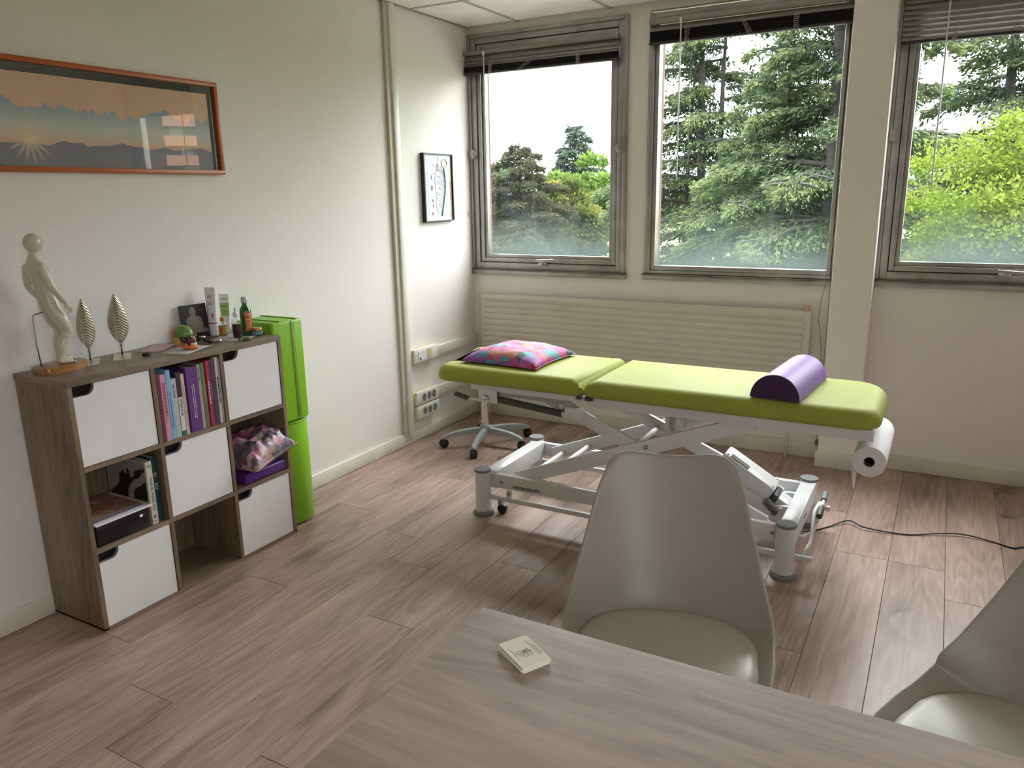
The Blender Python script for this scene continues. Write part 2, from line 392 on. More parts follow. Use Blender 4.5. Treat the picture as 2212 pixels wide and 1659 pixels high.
# ------------------------------------------------------------------ the room
RX, RY, RZ = 4.05, -5.6, 2.49
fl = struct(MB().box((-0.15, RY-0.15, -0.12), (RX+0.15, 0.2, -0.006)).build('floor', MT['dark']))
PW, PL = 0.2035, 1.285
xs0 = 2.687 - PW * 14
pm = MB().box((-PW/2+0.0006, -PL/2+0.0006, -0.006), (PW/2-0.0006, PL/2-0.0006, 0.0), 0.0009, seg=1).b
pme = bpy.data.meshes.new('plank'); pm.to_mesh(pme); pm.free(); pme.materials.append(MT['floor'])
for i in range(0, 21):
    x = xs0 + PW * (i + 0.5)
    if x > RX: continue
    offs = {13: 0.105, 14: 0.105, 15: -0.14}.get(i, random.uniform(0, PL))
    if i == 14: offs = PL - 1.18
    if i == 15: offs = PL - 1.425 + PL
    y = 0.12
    ends = -((PL - offs) % PL)
    ye = ends + PL
    k = 0
    while ye > RY:
        o = bpy.data.objects.new('plank', pme); COL.objects.link(o); o.parent = fl
        o.location = (x, ye - PL/2, 0)
        if ye > 0.05:
            o.scale = (1, (min(ye, 0.05) - (ye - PL)) / PL, 1); o.location.y = (0.05 + ye - PL) / 2
        ye -= PL

ce = struct(MB().box((-0.15, RY-0.15, RZ+0.012), (RX+0.15, 0.2, RZ+0.15)).build('ceiling', MT['tbar']))
cm = MB().box((-0.288, -0.288, 0.0), (0.288, 0.288, 0.012), 0.002, seg=1).b
cme = bpy.data.meshes.new('ceiling_tile'); cm.to_mesh(cme); cm.free(); cme.materials.append(MT['ceiling'])
for i in range(-1, 7):
    for j in range(0, 10):
        xa, xb = 0.362 + 0.6*i, 0.962 + 0.6*i; ya, yb = -0.62 - 0.6*j + 0.6, -0.62 - 0.6*j
        xa2, xb2, ya2, yb2 = max(xa, 0), min(xb, RX), min(ya, 0), max(yb, RY)
        if xb2 - xa2 < 0.03 or ya2 - yb2 < 0.03: continue
        o = bpy.data.objects.new('ceiling_tile', cme); COL.objects.link(o); o.parent = ce
        o.location = ((xa2+xb2)/2, (ya2+yb2)/2, RZ); o.scale = ((xb2-xa2)/0.6, (ya2-yb2)/0.6, 1)
for i in range(0, 7):
    MB().box((0.362+0.6*i-0.012, RY, RZ-0.002), (0.362+0.6*i+0.012, 0, RZ+0.012)).build('ceiling_bar', MT['tbar'], ce)
for j in range(0, 9):
    MB().box((0, -0.62-0.6*j-0.012, RZ-0.0025), (RX, -0.62-0.6*j+0.012, RZ+0.011)).build('ceiling_bar', MT['tbar'], ce)
MB().box((0.0, RY, RZ-0.003), (0.022, -0.02, RZ+0.012)).build('edge_trim', plain('edge_trim_taupe', (0.33, 0.30, 0.25), 0.5), ce)

struct(MB().box((-0.15, RY-0.15, 0.0), (0.0, 0.2, RZ+0.012)).build('wall_left', MT['wallpaper']))
mb = MB().box((RX, RY-0.15, 0.0), (RX+0.15, 0.2, 0.95)).box((RX, RY-0.15, 2.35), (RX+0.15, 0.2, RZ+0.012))
for a, b_ in ((RY-0.15, -5.3), (-4.5, 0.2)): mb.box((RX, a, 0.95), (RX+0.15, b_, 2.35))  # gap left for the added fill-light opening
struct(mb.build('wall_right', MT['wall']))
sw = struct(bpy.data.objects.new('added_fill_window', None)); COL.objects.link(sw); sw.location = (RX, -4.75, 0.95)  # unseen window added behind the camera to brighten the room
mb = MB()
for a, b_ in (((RX+0.03, -5.3, 0.95), (RX+0.08, -5.25, 2.35)), ((RX+0.03, -4.55, 0.95), (RX+0.08, -4.5, 2.35)), ((RX+0.03, -5.3, 0.95), (RX+0.08, -4.5, 1.0)), ((RX+0.03, -5.3, 2.3), (RX+0.08, -4.5, 2.35))): mb.box(a, b_, 0.002)
mb.build('fill_window_frame', MT['alu'], sw)
struct(MB().box((-0.15, RY-0.15, 0.0), (RX+0.15, RY, RZ+0.012)).build('wall_back', plain('taupe_back_wall', (0.45, 0.42, 0.39), 0.7)))

# brick outside
def brick_mat(name, c1, c2, mortar, sc):
    n = NT(name); v = n.coord('Object', rot=(PI/2, 0, 0))
    b = n.n('TexBrick', {'Vector': v, 'Color1': tuple(c1)+(1,), 'Color2': tuple(c2)+(1,), 'Mortar': tuple(mortar)+(1,), 'Scale': sc, 'Mortar Size': 0.015})
    nm = n.bump(b.outputs[1], -0.5, 0.01)
    return n.bsdf(b.outputs[0], 0.85, 0, nm)
MT['brick'] = brick_mat('red_brick_outside', (0.075, 0.028, 0.024), (0.09, 0.036, 0.030), (0.07, 0.045, 0.04), 4.0)

# window wall, built around its three openings
W1 = (0.0, 1.078, 0.99, 2.448); W2 = (1.200, 2.262, 0.995, 2.435); W3 = (2.452, 3.42, 1.005, 2.445)
mb = MB()
T0, T1 = 0.0, 0.16
mb.box((0, T0, 0), (RX, T1, 0.985))
mb.box((0, T0, 2.45), (RX, T1, RZ+0.012))
mb.box((W1[1], T0, 0.985), (W2[0], T1, 2.45))
mb.box((W2[1], T0, 0.985), (W3[0], T1, 2.45))
mb.box((W3[1], T0, 0.985), (RX, T1, 2.45))
ww = struct(mb.build('wall_window', MT['wall']))
struct(MB().box((2.262, -0.13, 0.0), (2.456, 0.0, RZ), 0.004).build('wall_pillar', MT['wall']))
# outer brick skin with deep reveals
mb = MB()
mb.box((-0.6, T1, -5.5), (7.0, 0.34, 0.97)); mb.box((-0.6, T1, 2.47), (7.0, 0.34, 5.0))
for a, b_ in ((-0.6, -0.05), (1.09, 1.178), (2.275, 2.44), (3.44, 7.0)):
    mb.box((a, T1, 0.97), (b_, 0.34, 2.47))
mb.build('wall_outside', MT['brick'])['kind'] = 'structure'

# skirting boards
def skirt(name, x0, y0, x1, y1, h=0.072, t=0.014):
    mb = MB()
    if abs(x1 - x0) > abs(y1 - y0):
        mb.box((x0, y0-t, 0), (x1, y0, h), 0.005)
    else:
        mb.box((x0, y0, 0), (x0+t, y1, h), 0.005)
    return struct(mb.build(name, MT['skirt'], smooth=40))
skirt('baseboard_left', 0, RY, 0, 0)
skirt('baseboard_window', 0.014, 0, 2.262, 0, 0.09)
skirt('baseboard_pillar', 2.25, -0.13, 2.47, -0.13, 0.09, 0.016)
skirt('baseboard_right', 2.456, 0, RX, 0, 0.082, 0.018)
# thin bright bead over the left skirting
struct(MB().tube([(0.007, RY, 0.0715), (0.007, -0.87, 0.0715)], 0.0055, 8).build('trim_5', MT['trim'], smooth=True))
# vertical trunking on the left wall
mb = MB(); mb.box((0, -0.868, 0.06), (0.018, -0.80, RZ), 0.003)
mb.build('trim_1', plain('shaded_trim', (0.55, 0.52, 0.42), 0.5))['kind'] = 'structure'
MB().box((0, -0.832, 0.055), (0.03, -0.782, RZ-0.005), 0.006).build('trim_2', MT['trim'], smooth=40)['kind'] = 'structure'
MB().box((0, -0.53, 0.497), (0.022, 0.0, 0.557), 0.004).build('trim_3', MT['trim'], smooth=40)['kind'] = 'structure'
MB().box((0, -0.53, 0.235), (0.022, 0.0, 0.297), 0.004).build('trim_4', MT['trim'], smooth=40)['kind'] = 'structure'

# ------------------------------------------------------------------ windows
def ring(mb, x0, x1, z0, z1, w, y0, y1, bev=0.003):
    wl, wr, wb, wt_ = w if isinstance(w, tuple) else (w,)*4
    mb.box((x0, y0, z0), (x0+wl, y1, z1), bev); mb.box((x1-wr, y0, z0), (x1, y1, z1), bev)
    mb.box((x0+wl, y0, z0), (x1-wr, y1, z0+wb), bev); mb.box((x0+wl, y0, z1-wt_), (x1-wr, y1, z1), bev)
    return mb
def window(nm, W, pivot):
    x0, x1, z0, z1 = W
    root = bpy.data.objects.new(nm, None); COL.objects.link(root); root.location = ((x0+x1)/2, 0, z0); struct(root)
    MB().box((x0-0.008, -0.022, z0-0.025), (x1+0.008, 0.05, z0+0.004), 0.003).build('window_sill', MT['alu'], root, 40)
    MB().box((x0-0.012, -0.03, z0+0.004), (x1+0.012, 0.05, z0+0.010), 0.001).build('sill_lip', MT['aludark'], root)
    if pivot:
        ring(MB(), x0, x1, z0+0.012, z1, (0.020, 0.026, 0.004, 0.022), -0.016, 0.06).build('outer_frame', MT['alu'], root, 40)
        ring(MB(), x0+0.020, x1-0.026, z0+0.016, z1-0.022, 0.036, -0.006, 0.06).build('fixed_frame', MT['alu'], root, 40)
        ring(MB(), x0+0.056, x1-0.062, z0+0.052, z1-0.058, 0.004, 0.004, 0.06, 0.0005).build('gasket', MT['gasket'], root)
        ring(MB(), x0+0.060, x1-0.066, z0+0.056, z1-0.062, 0.026, 0.002, 0.055).build('sash', MT['alu'], root, 40)
        ring(MB(), x0+0.086, x1-0.092, z0+0.082, z1-0.088, 0.022, 0.016, 0.055).build('glazing_bead', MT['alu'], root, 40)
        gx0, gx1, gz0, gz1 = x0+0.106, x1-0.112, z0+0.102, z1-0.108
        for hx, s in ((x0+0.026, 1), (x1-0.034, -1)):
            zc = 1.73
            m = Matrix.Translation((hx, -0.010, zc)) @ Matrix.Rotation(PI/2, 4, 'X')
            MB().lathe([(0, 0), (0.026, 0), (0.030, 0.004), (0.030, 0.018), (0.024, 0.022), (0, 0.022)], 28, mat=m).box((hx-0.016, -0.036, zc-0.004), (hx+0.016, -0.012, zc+0.004), 0.001).build('pivot_hinge', MT['alu'], root, 40)
        hc = 0.545 if x0 < 1 else 3.04
        h = MB().box((hc-0.045, -0.03, z0+0.040), (hc+0.01, -0.005, z0+0.058), 0.003).build('handle_bracket', MT['steel'], root, 40)
        hb = MB().beam((hc-0.05, -0.045, z0+0.072), (hc+(0.075 if x0 < 1 else 0.15), -0.06, z0+(0.080 if x0 < 1 else 0.062)), 0.012, 0.018, bev=0.004)
        hb.box((hc-0.02, -0.05, z0+0.045), (hc+0.0, -0.02, z0+0.07), 0.002)
        hb.build('handle', MT['alu'], root, 40)
    else:
        ring(MB(), x0, x1, z0+0.012, z1, (0.034, 0.020, 0.018, 0.03), -0.014, 0.06).build('outer_frame', MT['alu'], root, 40)
        ring(MB(), x0+0.034, x1-0.020, z0+0.030, z1-0.03, (0.026, 0.026, 0.028, 0.026), -0.002, 0.055).build('glazing_bead', MT['alu'], root, 40)
        MB().box((x1-0.024, -0.018, z0+0.02), (x1-0.018, -0.01, z1-0.03)).build('gasket', MT['gasket'], root)
        gx0, gx1, gz0, gz1 = x0+0.058, x1-0.044, z0+0.056, z1-0.056
    MB().box((gx0, 0.034, gz0), (gx1, 0.039, gz1)).build('pane', MT['pane'], root)
    return root
window('window_1', W1, True); window('window_2', W2, False); window('window_3', W3, True)

# blinds
def coil(x, z0, z1, y, seed, dx=0.0, w=0.014):
    rd = random.Random(seed); pts = []
    n = 46
    for i in range(n):
        t = i / (n-1); a = t * 9 * 2 * PI
        pts.append((x + dx*t + w*math.cos(a)*(0.6+0.6*rd.random()), y + 0.004*math.sin(a*1.3), z0 + (z1-z0)*t + 0.008*math.sin(a)))
    return pts
def blind(label, x0, x1, ztop, zbot, nopen, pitch, wand, cords, y=-0.045, headh=0.026, wandlen=0.85, dxm=0.0):
    root = thing('window_blind', ((x0+x1)/2, y, zbot), label, 'blind', 'raised metal blinds at the windows')
    MB().box((x0, y-0.018, ztop-headh), (x1, y+0.02, ztop), 0.002).build('headrail', MT['blind'], root, 40)
    z = ztop - headh - 0.006
    def slat(z, tilt, w=0.024):
        def fn(u, v):
            s = (v - 0.5); yy = y + s * w * 2 * 0.5 * math.cos(tilt) * 1.0; zz = z - s * w * math.sin(tilt) + 0.003 * (1 - 4*s*s)
            return (x0 + 0.003 + u * (x1 - x0 - 0.006), yy, zz)
        return MB().grid(fn, 2, 7)
    for i in range(nopen):
        zz = z - pitch * (i + 0.5)
        o = slat(zz, -1.12, 0.037).build('slat', MT['blind'], root, True)
    zs = z - pitch * nopen
    ns = max(6, int((zs - zbot - 0.014) / 0.0042))
    mb = MB()
    for k in range(ns):
        zz = zs - 0.002 - k * (zs - zbot - 0.016) / ns
        o2 = slat(zz, -0.25, 0.030).b
        me = bpy.data.meshes.new('t'); o2.to_mesh(me); o2.free(); mb.b.from_mesh(me); bpy.data.meshes.remove(me)
    mb.box((x0+0.006, y-0.010, zbot+0.012), (x1-0.006, y+0.012, zs-0.002))
    st = mb.build('stacked_slats', MT['blinddark'], root); st['kind'] = 'stuff'
    MB().box((x0, y-0.016, zbot), (x1, y+0.016, zbot+0.014), 0.004).build('bottom_rail', MT['blinddark'], root, 40)
    wx = wand
    MB().tube([(wx, y-0.022, ztop-0.02), (wx+0.002, y-0.024, ztop-0.4), (wx+0.004, y-0.023, ztop-wandlen)], 0.0042, 8).box((wx-0.006, y-0.030, ztop-0.035), (wx+0.006, y-0.018, ztop-0.012), 0.002).build('wand', MT['clear'], root, True)
    for i, (cx, dx) in enumerate(cords):
        mb = MB().tube([(cx+0.004, y-0.020, ztop-headh), (cx+0.004, y-0.020, zs+0.01)], 0.0009, 5)
        mb.tube(coil(cx, zs+0.008, zbot-0.004, y-0.024, i*7+int(x0*10), dx), 0.0011, 5)
        mb.build('cord', MT['cord'], root, True)
    return root
blind('grey metal blind bunched high over the left window, three slats open', -0.0, 1.035, 2.345, 2.205, 3, 0.019, 0.155, ((0.20, 0.0), (0.50, -0.11), (0.79, 0.0)), wandlen=0.62)
blind('dark metal blind fully bunched at the top of the middle window', 1.214, 2.252, 2.395, 2.262, 1, 0.026, 1.395, ((1.43, 0.0), (1.72, 0.05), (1.99, 0.0)), wandlen=0.86, headh=0.03)
blind('wider grey slatted blind half lowered over the right window beside the pillar', 2.474, 3.40, 2.40, 2.140, 9, 0.0235, 2.665, ((2.70, 0.0), (2.93, 0.10), (3.2, 0.0)), wandlen=0.905)
tag(MB().tube([(2.252, -0.03, 2.38), (2.250, -0.03, 1.3), (2.225, -0.03, 1.02), (2.205, -0.03, 0.88), (2.200, -0.032, 0.80), (2.222, -0.03, 0.66), (2.238, -0.03, 0.45), (2.240, -0.03, 0.12)], 0.0016, 6).tube([(2.248, -0.028, 2.38), (2.244, -0.028, 0.5), (2.245, -0.03, 0.13)], 0.0014, 6).lathe([(0, 0), (0.010, 0.002), (0.011, 0.016), (0.006, 0.034), (0, 0.036)], 10, (2.242, -0.03, 0.085)).build('pull_cord', plain('brown_cord', (0.22, 0.18, 0.13), 0.7), smooth=True), 'thin blind pull cord hanging down beside the pillar edge', 'cord')
tag(MB().tube([(0.006 + 0.004, -0.052 + 0.012*math.cos(a), 1.355 + 0.016*math.sin(a)) for a in np.linspace(0, 2*PI, 14)], 0.0022, 6).tube([(0.004, -0.052, 1.372), (0.012, -0.052, 1.372)], 0.004, 6).build('wall_hook', MT['steel'], smooth=True), 'tiny metal ring hook on the left wall beside the first window', 'hook')

# ------------------------------------------------------------------ radiator
rad = thing('radiator', (1.13, -0.05, 0.26), 'long cream enamel radiator with horizontal ridges under the two left windows', 'radiator')
rx0, rx1, rz0, rz1 = 0.092, 2.168, 0.27, 0.842
MB().box((rx0, -0.078, rz0), (rx1, -0.03, rz1), 0.006).build('body', MT['radiator'], rad, 40)
npan = 14; pt = (rz1 - rz0 - 0.02) / npan
for k in range(npan):
    zb = rz0 + 0.010 + k * pt
    prof = [(zb + 0.004, 0.0), (zb + 0.010, 0.007), (zb + pt*0.72, 0.009), (zb + pt - 0.006, 0.007), (zb + pt - 0.003, 0.0)]
    def fn(u, v, prof=prof):
        i = min(int(v * 4 + 1e-6), 4); z_, d_ = prof[i]
        e = 0.0 if u in (0.0, 1.0) else 1.0
        return ((rx0 + 0.030 if u < 0.5 else rx1 - 0.030) + (0.008 if 0 < u < 0.5 else (-0.008 if 0.5 <= u < 1 else 0)), -0.0775 - d_ * e, z_)
    MB().grid(fn, 4, 5).build('ridge', MT['radiator'], rad)
MB().box((rx1-0.045, -0.075, rz1), (rx1-0.012, -0.035, rz1+0.026), 0.003).build('vent_valve', plain('valve_brass_plastic', (0.50, 0.34, 0.22), 0.5), rad, 40)
MB().tube([(2.086, -0.06, 0.0), (2.086, -0.06, 0.28)], 0.010, 12).build('pipe', MT['skirt'], rad, True)
MB().tube([(0.14, -0.06, 0.0), (0.14, -0.06, 0.28)], 0.010, 12).build('pipe', MT['skirt'], rad, True)

# ------------------------------------------------------------------ sockets on the left wall
def socket_block(y0, y1, z0, z1, label, kind):
    r_ = thing('socket_block', (0, (y0+y1)/2, z0), label, 'socket', 'wall socket blocks by the corner')
    MB().box((0.0, y0, z0), (0.030, y1, z1-0.004), 0.002).build('back_box', MT['outlety'], r_, 40)
    MB().box((0.024, y0+0.012, z0+0.003), (0.046, y1+0.0, z1), 0.008).build('cover', MT['outlet'], r_, 40)
    w = y1 - y0; h = z1 - z0
    if kind == 3:
        pl = MB().box((0.046, y0+0.055, z0+0.02), (0.048, y1-0.045, z1-0.012), 0.001).build('socket_plate', MT['outlet'], r_)
        for k in range(3):
            yc = y0 + 0.083 + k * 0.052
            m = Matrix.Translation((0.0485, yc, (z0+z1)/2+0.004)) @ Matrix.Rotation(PI/2, 4, 'Y')
            q = MB().lathe([(0, 0), (0.019, 0.0), (0.021, 0.001), (0.019, 0.002)], 20, mat=m, sx=1.15).build('socket', MT['outletd'], r_, 40)
            MB().box((0.050, yc-0.005, (z0+z1)/2+0.010), (0.053, yc+0.003, (z0+z1)/2+0.016), 0.001).build('pin_hole', MT['ink'], q)
    else:
        MB().box((0.046, y0+0.05, z0+0.018), (0.049, y0+0.135, z1-0.014), 0.001).build('phone_plate', MT['outlet'], r_)
        MB().box((0.048, y0+0.062, z0+0.024), (0.0505, y0+0.074, z0+0.036)).build('phone_jack', MT['ink'], r_)
        MB().box((0.046, y0+0.145, z0+0.018), (0.049, y0+0.185, z1-0.014), 0.001).build('blank_plate', MT['outlety'], r_)
    return r_
socket_block(-0.785, -0.528, 0.490, 0.580, 'white socket block with a phone jack, uppermost of three near the corner', 0)
socket_block(-0.778, -0.530, 0.228, 0.315, 'white three-socket block with yellowed top, just above its twin', 3)
socket_block(-0.775, -0.532, 0.140, 0.226, 'lowest white three-socket block, near the skirting board', 3)

# ------------------------------------------------------------------ cube shelf
SX, SY0, SY1, SH = 0.313, -3.020, -2.083, 0.910
P = (SY1 - SY0 - 0.016) / 3; TH = 0.016
sh = thing('cube_shelf', (0.165, (SY0+SY1)/2, 0), 'grey-brown oak cube shelf with nine compartments and white doors', 'shelf')
MB().box((0.016, SY0, 0.008), (SX, SY0+TH, SH-0.020)).build('side_panel', MT['shelfwood'], sh)
MB().box((0.016, SY1-TH, 0.008), (SX, SY1, SH-0.020)).build('side_panel', MT['shelfwood'], sh)
MB().box((0.010, SY0-0.001, SH-0.020), (SX+0.002, SY1+0.001, SH), 0.001).build('top_panel', MT['shelftop'], sh)
MB().box((0.016, SY0, 0.0), (SX, SY1, 0.014)).build('bottom_panel', MT['shelftop'], sh)
MB().box((0.016, SY0+TH, 0.014), (0.020, SY1-TH, SH-0.020)).build('back_panel', MT['shelfwood'], sh)
for k in (1, 2): MB().box((0.020, SY0+k*P, 0.014), (SX, SY0+k*P+TH, SH-0.020)).build('divider', MT['shelfwood'], sh)
ZR = [0.014, 0.296, 0.594, 0.890]
for k in (1, 2): 
    for c in range(3):
        MB().box((0.020, SY0+c*P+TH, ZR[k]), (SX, SY0+(c+1)*P, ZR[k]+0.016)).build('shelf_board', MT['shelftop'], sh)
def cell(c, rz):
    y0 = SY0 + c*P + TH; y1 = SY0 + (c+1)*P
    z0 = ZR[rz] + (0.016 if rz else 0.0); z1 = ZR[rz+1]
    return y0, y1, z0, z1
for c, rz in ((0, 2), (2, 2), (1, 1), (0, 0), (2, 0)):
    y0, y1, z0, z1 = cell(c, rz); g = 0.002
    y0 += g; y1 -= g + 0.002; z0 += g; z1 -= g
    nw, nh, rr_ = 0.076, 0.036, 0.030
    # outline in (y, z): door with a cut-out at its upper left corner
    pts = [(y0, z0), (y1, z0), (y1, z1), (y0 + nw, z1)]
    for k in range(9):
        a = PI/2 * k / 8
        pts.append((y0 + nw - rr_ + rr_*math.cos(a) if True else 0, z1 - nh + rr_ - rr_*math.sin(a)))
    pts.append((y0, z1 - nh))
    m = Matrix(((0, 0, 1, 0), (1, 0, 0, 0), (0, 1, 0, 0), (0, 0, 0, 1)))
    d_ = MB().prism(pts, SX-0.018, SX-0.003, mat=m).build('door', MT['white'], sh)
    rim = [(SX-0.0105, p_[0]-0.0, p_[1]-0.0) for p_ in pts[3:]]
    b = MB(); 
    for p_, q_ in zip(pts[3:], pts[4:]):
        b.beam((SX-0.0105, p_[0], p_[1]+0.0004), (SX-0.0105, q_[0], q_[1]+0.0004), 0.0145, 0.0012, up=(0, 0.3, 1), bev=0)
    b.build('cutout_edge', MT['whiteedge'], d_)
    MB().box((SX-0.040, y0, z1-0.055), (SX-0.036, y0+0.1, z1)).build('cutout_shade_sheet', MT['dark'], d_)  # black sheet stands in for the shade inside the cut-out

# ------------------------------------------------------------------ books in the upper middle compartment
def lines_on(parent, mat, x, y, z0, z1, w, name='lettering_line'):
    # fine print too small to read: short raised dashes
    rd = random.Random(int(abs(y)*1e4)); mb = MB(); z = z1
    while z > z0:
        L = rd.uniform(0.004, 0.014); mb.box((x, y-w/2, max(z0, z-L)), (x+0.0004, y+w/2, z)); z -= L + 0.003
    return mb.build(name, mat, parent)
zb = ZR[2] + 0.016
def book(y0, y1, h, mat, label, depth=0.19, xf=0.300, lean=0.0, z0=zb, extra=None, grp='books in the upper middle compartment'):
    r_ = thing('book', (xf-depth/2, (y0+y1)/2, z0), label, 'book', grp)
    w = y1 - y0
    sh_ = Matrix.Identity(4); sh_[1][2] = lean
    def L(b): return b
    tt = min(0.0022, w*0.2)
    mb = MB(); mb.box((depth/2-0.002, -w/2, 0), (depth/2, w/2, h), 0.0008, sh_)
    mb.box((-depth/2, -w/2, 0), (depth/2-0.002, -w/2+tt*0.7, h), 0, sh_); mb.box((-depth/2, w/2-tt*0.7, 0), (depth/2-0.002, w/2, h), 0, sh_)
    c = mb.build('cover', mat, r_, world=False)
    MB().box((-depth/2+0.002, -w/2+tt*0.7, 0.002), (depth/2-0.0025, w/2-tt*0.7, h-0.003), 0, sh_).build('pages', MT['ivory'], r_, world=False)
    return r_
def spine_text(r_, body, size, mat, zt, dy=0.0, depth=0.19, lean=0.0, xs=1.0):
    bx = basis(r_)
    m = bx @ Matrix.Translation((depth/2+0.0006, dy, zt)) @ Matrix(((0, 0, 1, 0), (0, 1, 0, 0), (-1, 0, 0, 0), (0, 0, 0, 1)))
    return text(body, size, mat, r_, m, xs=xs)
b = book(-2.6785, -2.656, 0.252, MT['pink'], 'pink paperback, leftmost book of the upper middle compartment', 0.17, 0.312)
lines_on(b, MT['red'], 0.3125, -2.6705, zb+0.07, zb+0.22, 0.003); lines_on(b, MT['red'], 0.3125, -2.6645, zb+0.09, zb+0.22, 0.003)
b = book(-2.6535, -2.635, 0.263, MT['sky'], 'sky blue paperback right of the pink one', 0.19, 0.311, 0.0)
lines_on(b, MT['bblue'], 0.3115, -2.6445, zb+0.04, zb+0.18, 0.004)
b = book(-2.6335, -2.612, 0.226, MT['lightgrey'], 'light grey book with its spine lettered corporel', 0.16, 0.309)
spine_text(b, 'bases  corporel', 0.011, MT['ink'], 0.205, -0.004, 0.16, xs=0.75)
b = book(-2.611, -2.592, 0.246, MT['bblack'], 'black-topped white book lettered OSTEOPATHIE', 0.18, 0.309)
MB().box((0.3092, -2.6105, zb+0.02), (0.3098, -2.5925, zb+0.15)).build('white_band', MT['bwhite'], b)
MB().box((0.3092, -2.6105, zb+0.0), (0.3098, -2.5925, zb+0.02)).build('green_band', MT['dgreen'], b)
spine_text(b, 'OSTEOPATHIE', 0.013, MT['ink'], 0.145, -0.004, 0.1825, xs=0.8)
b = book(-2.5905, -2.576, 0.236, MT['sand'], 'thin sand-coloured book between the OSTEOPATHIE book and the purple box file', 0.15, 0.309, 0.0)
lines_on(b, MT['tan'], 0.3095, -2.583, zb+0.03, zb+0.2, 0.003)
b = book(-2.562, -2.511, 0.252, MT['violet'], 'wide purple box file in the middle of the upper row of books', 0.22, 0.304)
lines_on(b, MT['inkwhite'], 0.3045, -2.541, zb+0.05, zb+0.18, 0.0025); lines_on(b, MT['inkwhite'], 0.3045, -2.533, zb+0.05, zb+0.185, 0.0025)
b = book(-2.509, -2.495, 0.256, MT['tan'], 'tan softcover book right of the purple box file', 0.21, 0.302)
lines_on(b, MT['bblack'], 0.3025, -2.502, zb+0.19, zb+0.24, 0.003)
b = book(-2.493, -2.476, 0.258, MT['olive'], 'olive green book between the tan and the red one', 0.2, 0.302)
lines_on(b, MT['tan'], 0.3025, -2.484, zb+0.1, zb+0.18, 0.003)
b = book(-2.470, -2.456, 0.262, MT['red'], 'bright red slim book with pale lettering', 0.2, 0.303)
lines_on(b, MT['inkwhite'], 0.3035, -2.463, zb+0.09, zb+0.18, 0.0035)
b = book(-2.4545, -2.443, 0.262, MT['plum'], 'dark plum slim book right of the red one', 0.2, 0.300)
lines_on(b, MT['sky'], 0.3005, -2.449, zb+0.1, zb+0.17, 0.002)
b = book(-2.4415, -2.427, 0.268, MT['maroon'], 'maroon book just left of two white ones', 0.2, 0.300)
b = book(-2.4255, -2.412, 0.268, MT['bwhite'], 'white book with black spine lettering near the right divider', 0.2, 0.304)
lines_on(b, MT['ink'], 0.3045, -2.419, zb+0.08, zb+0.19, 0.005)
b = book(-2.409, -2.4005, 0.262, MT['bwhite'], 'thinnest white booklet, last book against the right divider', 0.2, 0.304)
def crumple(name, x0, x1, y0, y1, z, amp, mat, n=14, seed=0, tz=0):
    def fn(u, v):
        p = Vector((u*4+seed, v*4, seed)); q = noise.noise(p)*amp + noise.noise(p*2.3)*amp*0.5
        return (x0+(x1-x0)*u + noise.noise(p+Vector((5,5,5)))*amp*0.6, y0+(y1-y0)*v + noise.noise(p+Vector((9,2,5)))*amp*0.6, z + abs(q)*1.4 + tz*math.sin(PI*v))
    return MB().grid(fn, n, n)
tag(crumple('x', 0.14, 0.30, -2.60, -2.53, 0.864, 0.012, None, 16, 3).build('plastic_bag', MT['film'], smooth=True), 'crumpled clear plastic sleeve lying on top of the books', 'plastic bag')

# left middle compartment
zl = ZR[1] + 0.016
bx_ = thing('storage_box', (0.16, -2.89, zl), 'glossy black box file lying in the left middle compartment', 'box')
MB().box((0.03, -2.992, zl), (0.304, -2.788, zl+0.078), 0.004).build('body', plain('gloss_black_box', (0.010, 0.009, 0.010), 0.15), bx_, 40)
MB().box((0.3042, -2.826, zl+0.050), (0.3052, -2.814, zl+0.060), 0.0005).build('emblem', MT['paper'], bx_)
def picture_mat(name, cols, scale=6.0, dist=2.0, seed=0.0, rough=0.5):
    n = NT(name); v = n.coord('Object', loc=(seed, seed*2, 0))
    nz = n.n('TexNoise', {'Vector': v, 'Scale': scale, 'Detail': 3.0, 'Distortion': dist}).outputs[0]
    st = [(0.25 + 0.5 * i / (len(cols)-1), c) for i, c in enumerate(cols)]
    return n.bsdf(n.ramp(nz, st), rough)
al = thing('spiral_album', (0.17, -2.89, zl+0.078), 'spiral-bound album with a colourful printed cover on the black box', 'album')
MB().box((0.06, -2.995, zl+0.079), (0.312, -2.776, zl+0.083), 0.001).build('back_board', MT['paper'], al)
MB().box((0.06, -2.99, zl+0.084), (0.268, -2.79, zl+0.088), 0.001).build('cover', picture_mat('album_print', [(0.02, 0.05, 0.03), (0.25, 0.30, 0.12), (0.40, 0.13, 0.12), (0.5, 0.45, 0.42), (0.45, 0.25, 0.08)], 9.0, 1.5), al)
MB().box((0.268, -2.99, zl+0.084), (0.288, -2.80, zl+0.0875), 0.001).build('lilac_margin', plain('lilac_margin', (0.36, 0.32, 0.44), 0.5), al)
for k in range(20):
    yk = -2.985 + k*0.0098
    MB().tube([(0.283+0.005*math.cos(a), yk, zl+0.086+0.005*math.sin(a)) for a in np.linspace(0, 2*PI, 9)[:-1]], 0.001, 5, closed=True).build('spiral_ring', MT['bblack'], al, True)
b = book(-2.7755, -2.751, 0.243, MT['ivory'], 'ivory book with blue spine title standing right of the black box', 0.235, 0.302, z0=zl, grp='books in the left middle compartment')
t = text('mon herbier de sante', 0.0185, MT['bblue'], b, frame_m((0.3030, -2.7575, zl+0.052), (0, 0, 1), (0, -1, 0)), xs=0.80)
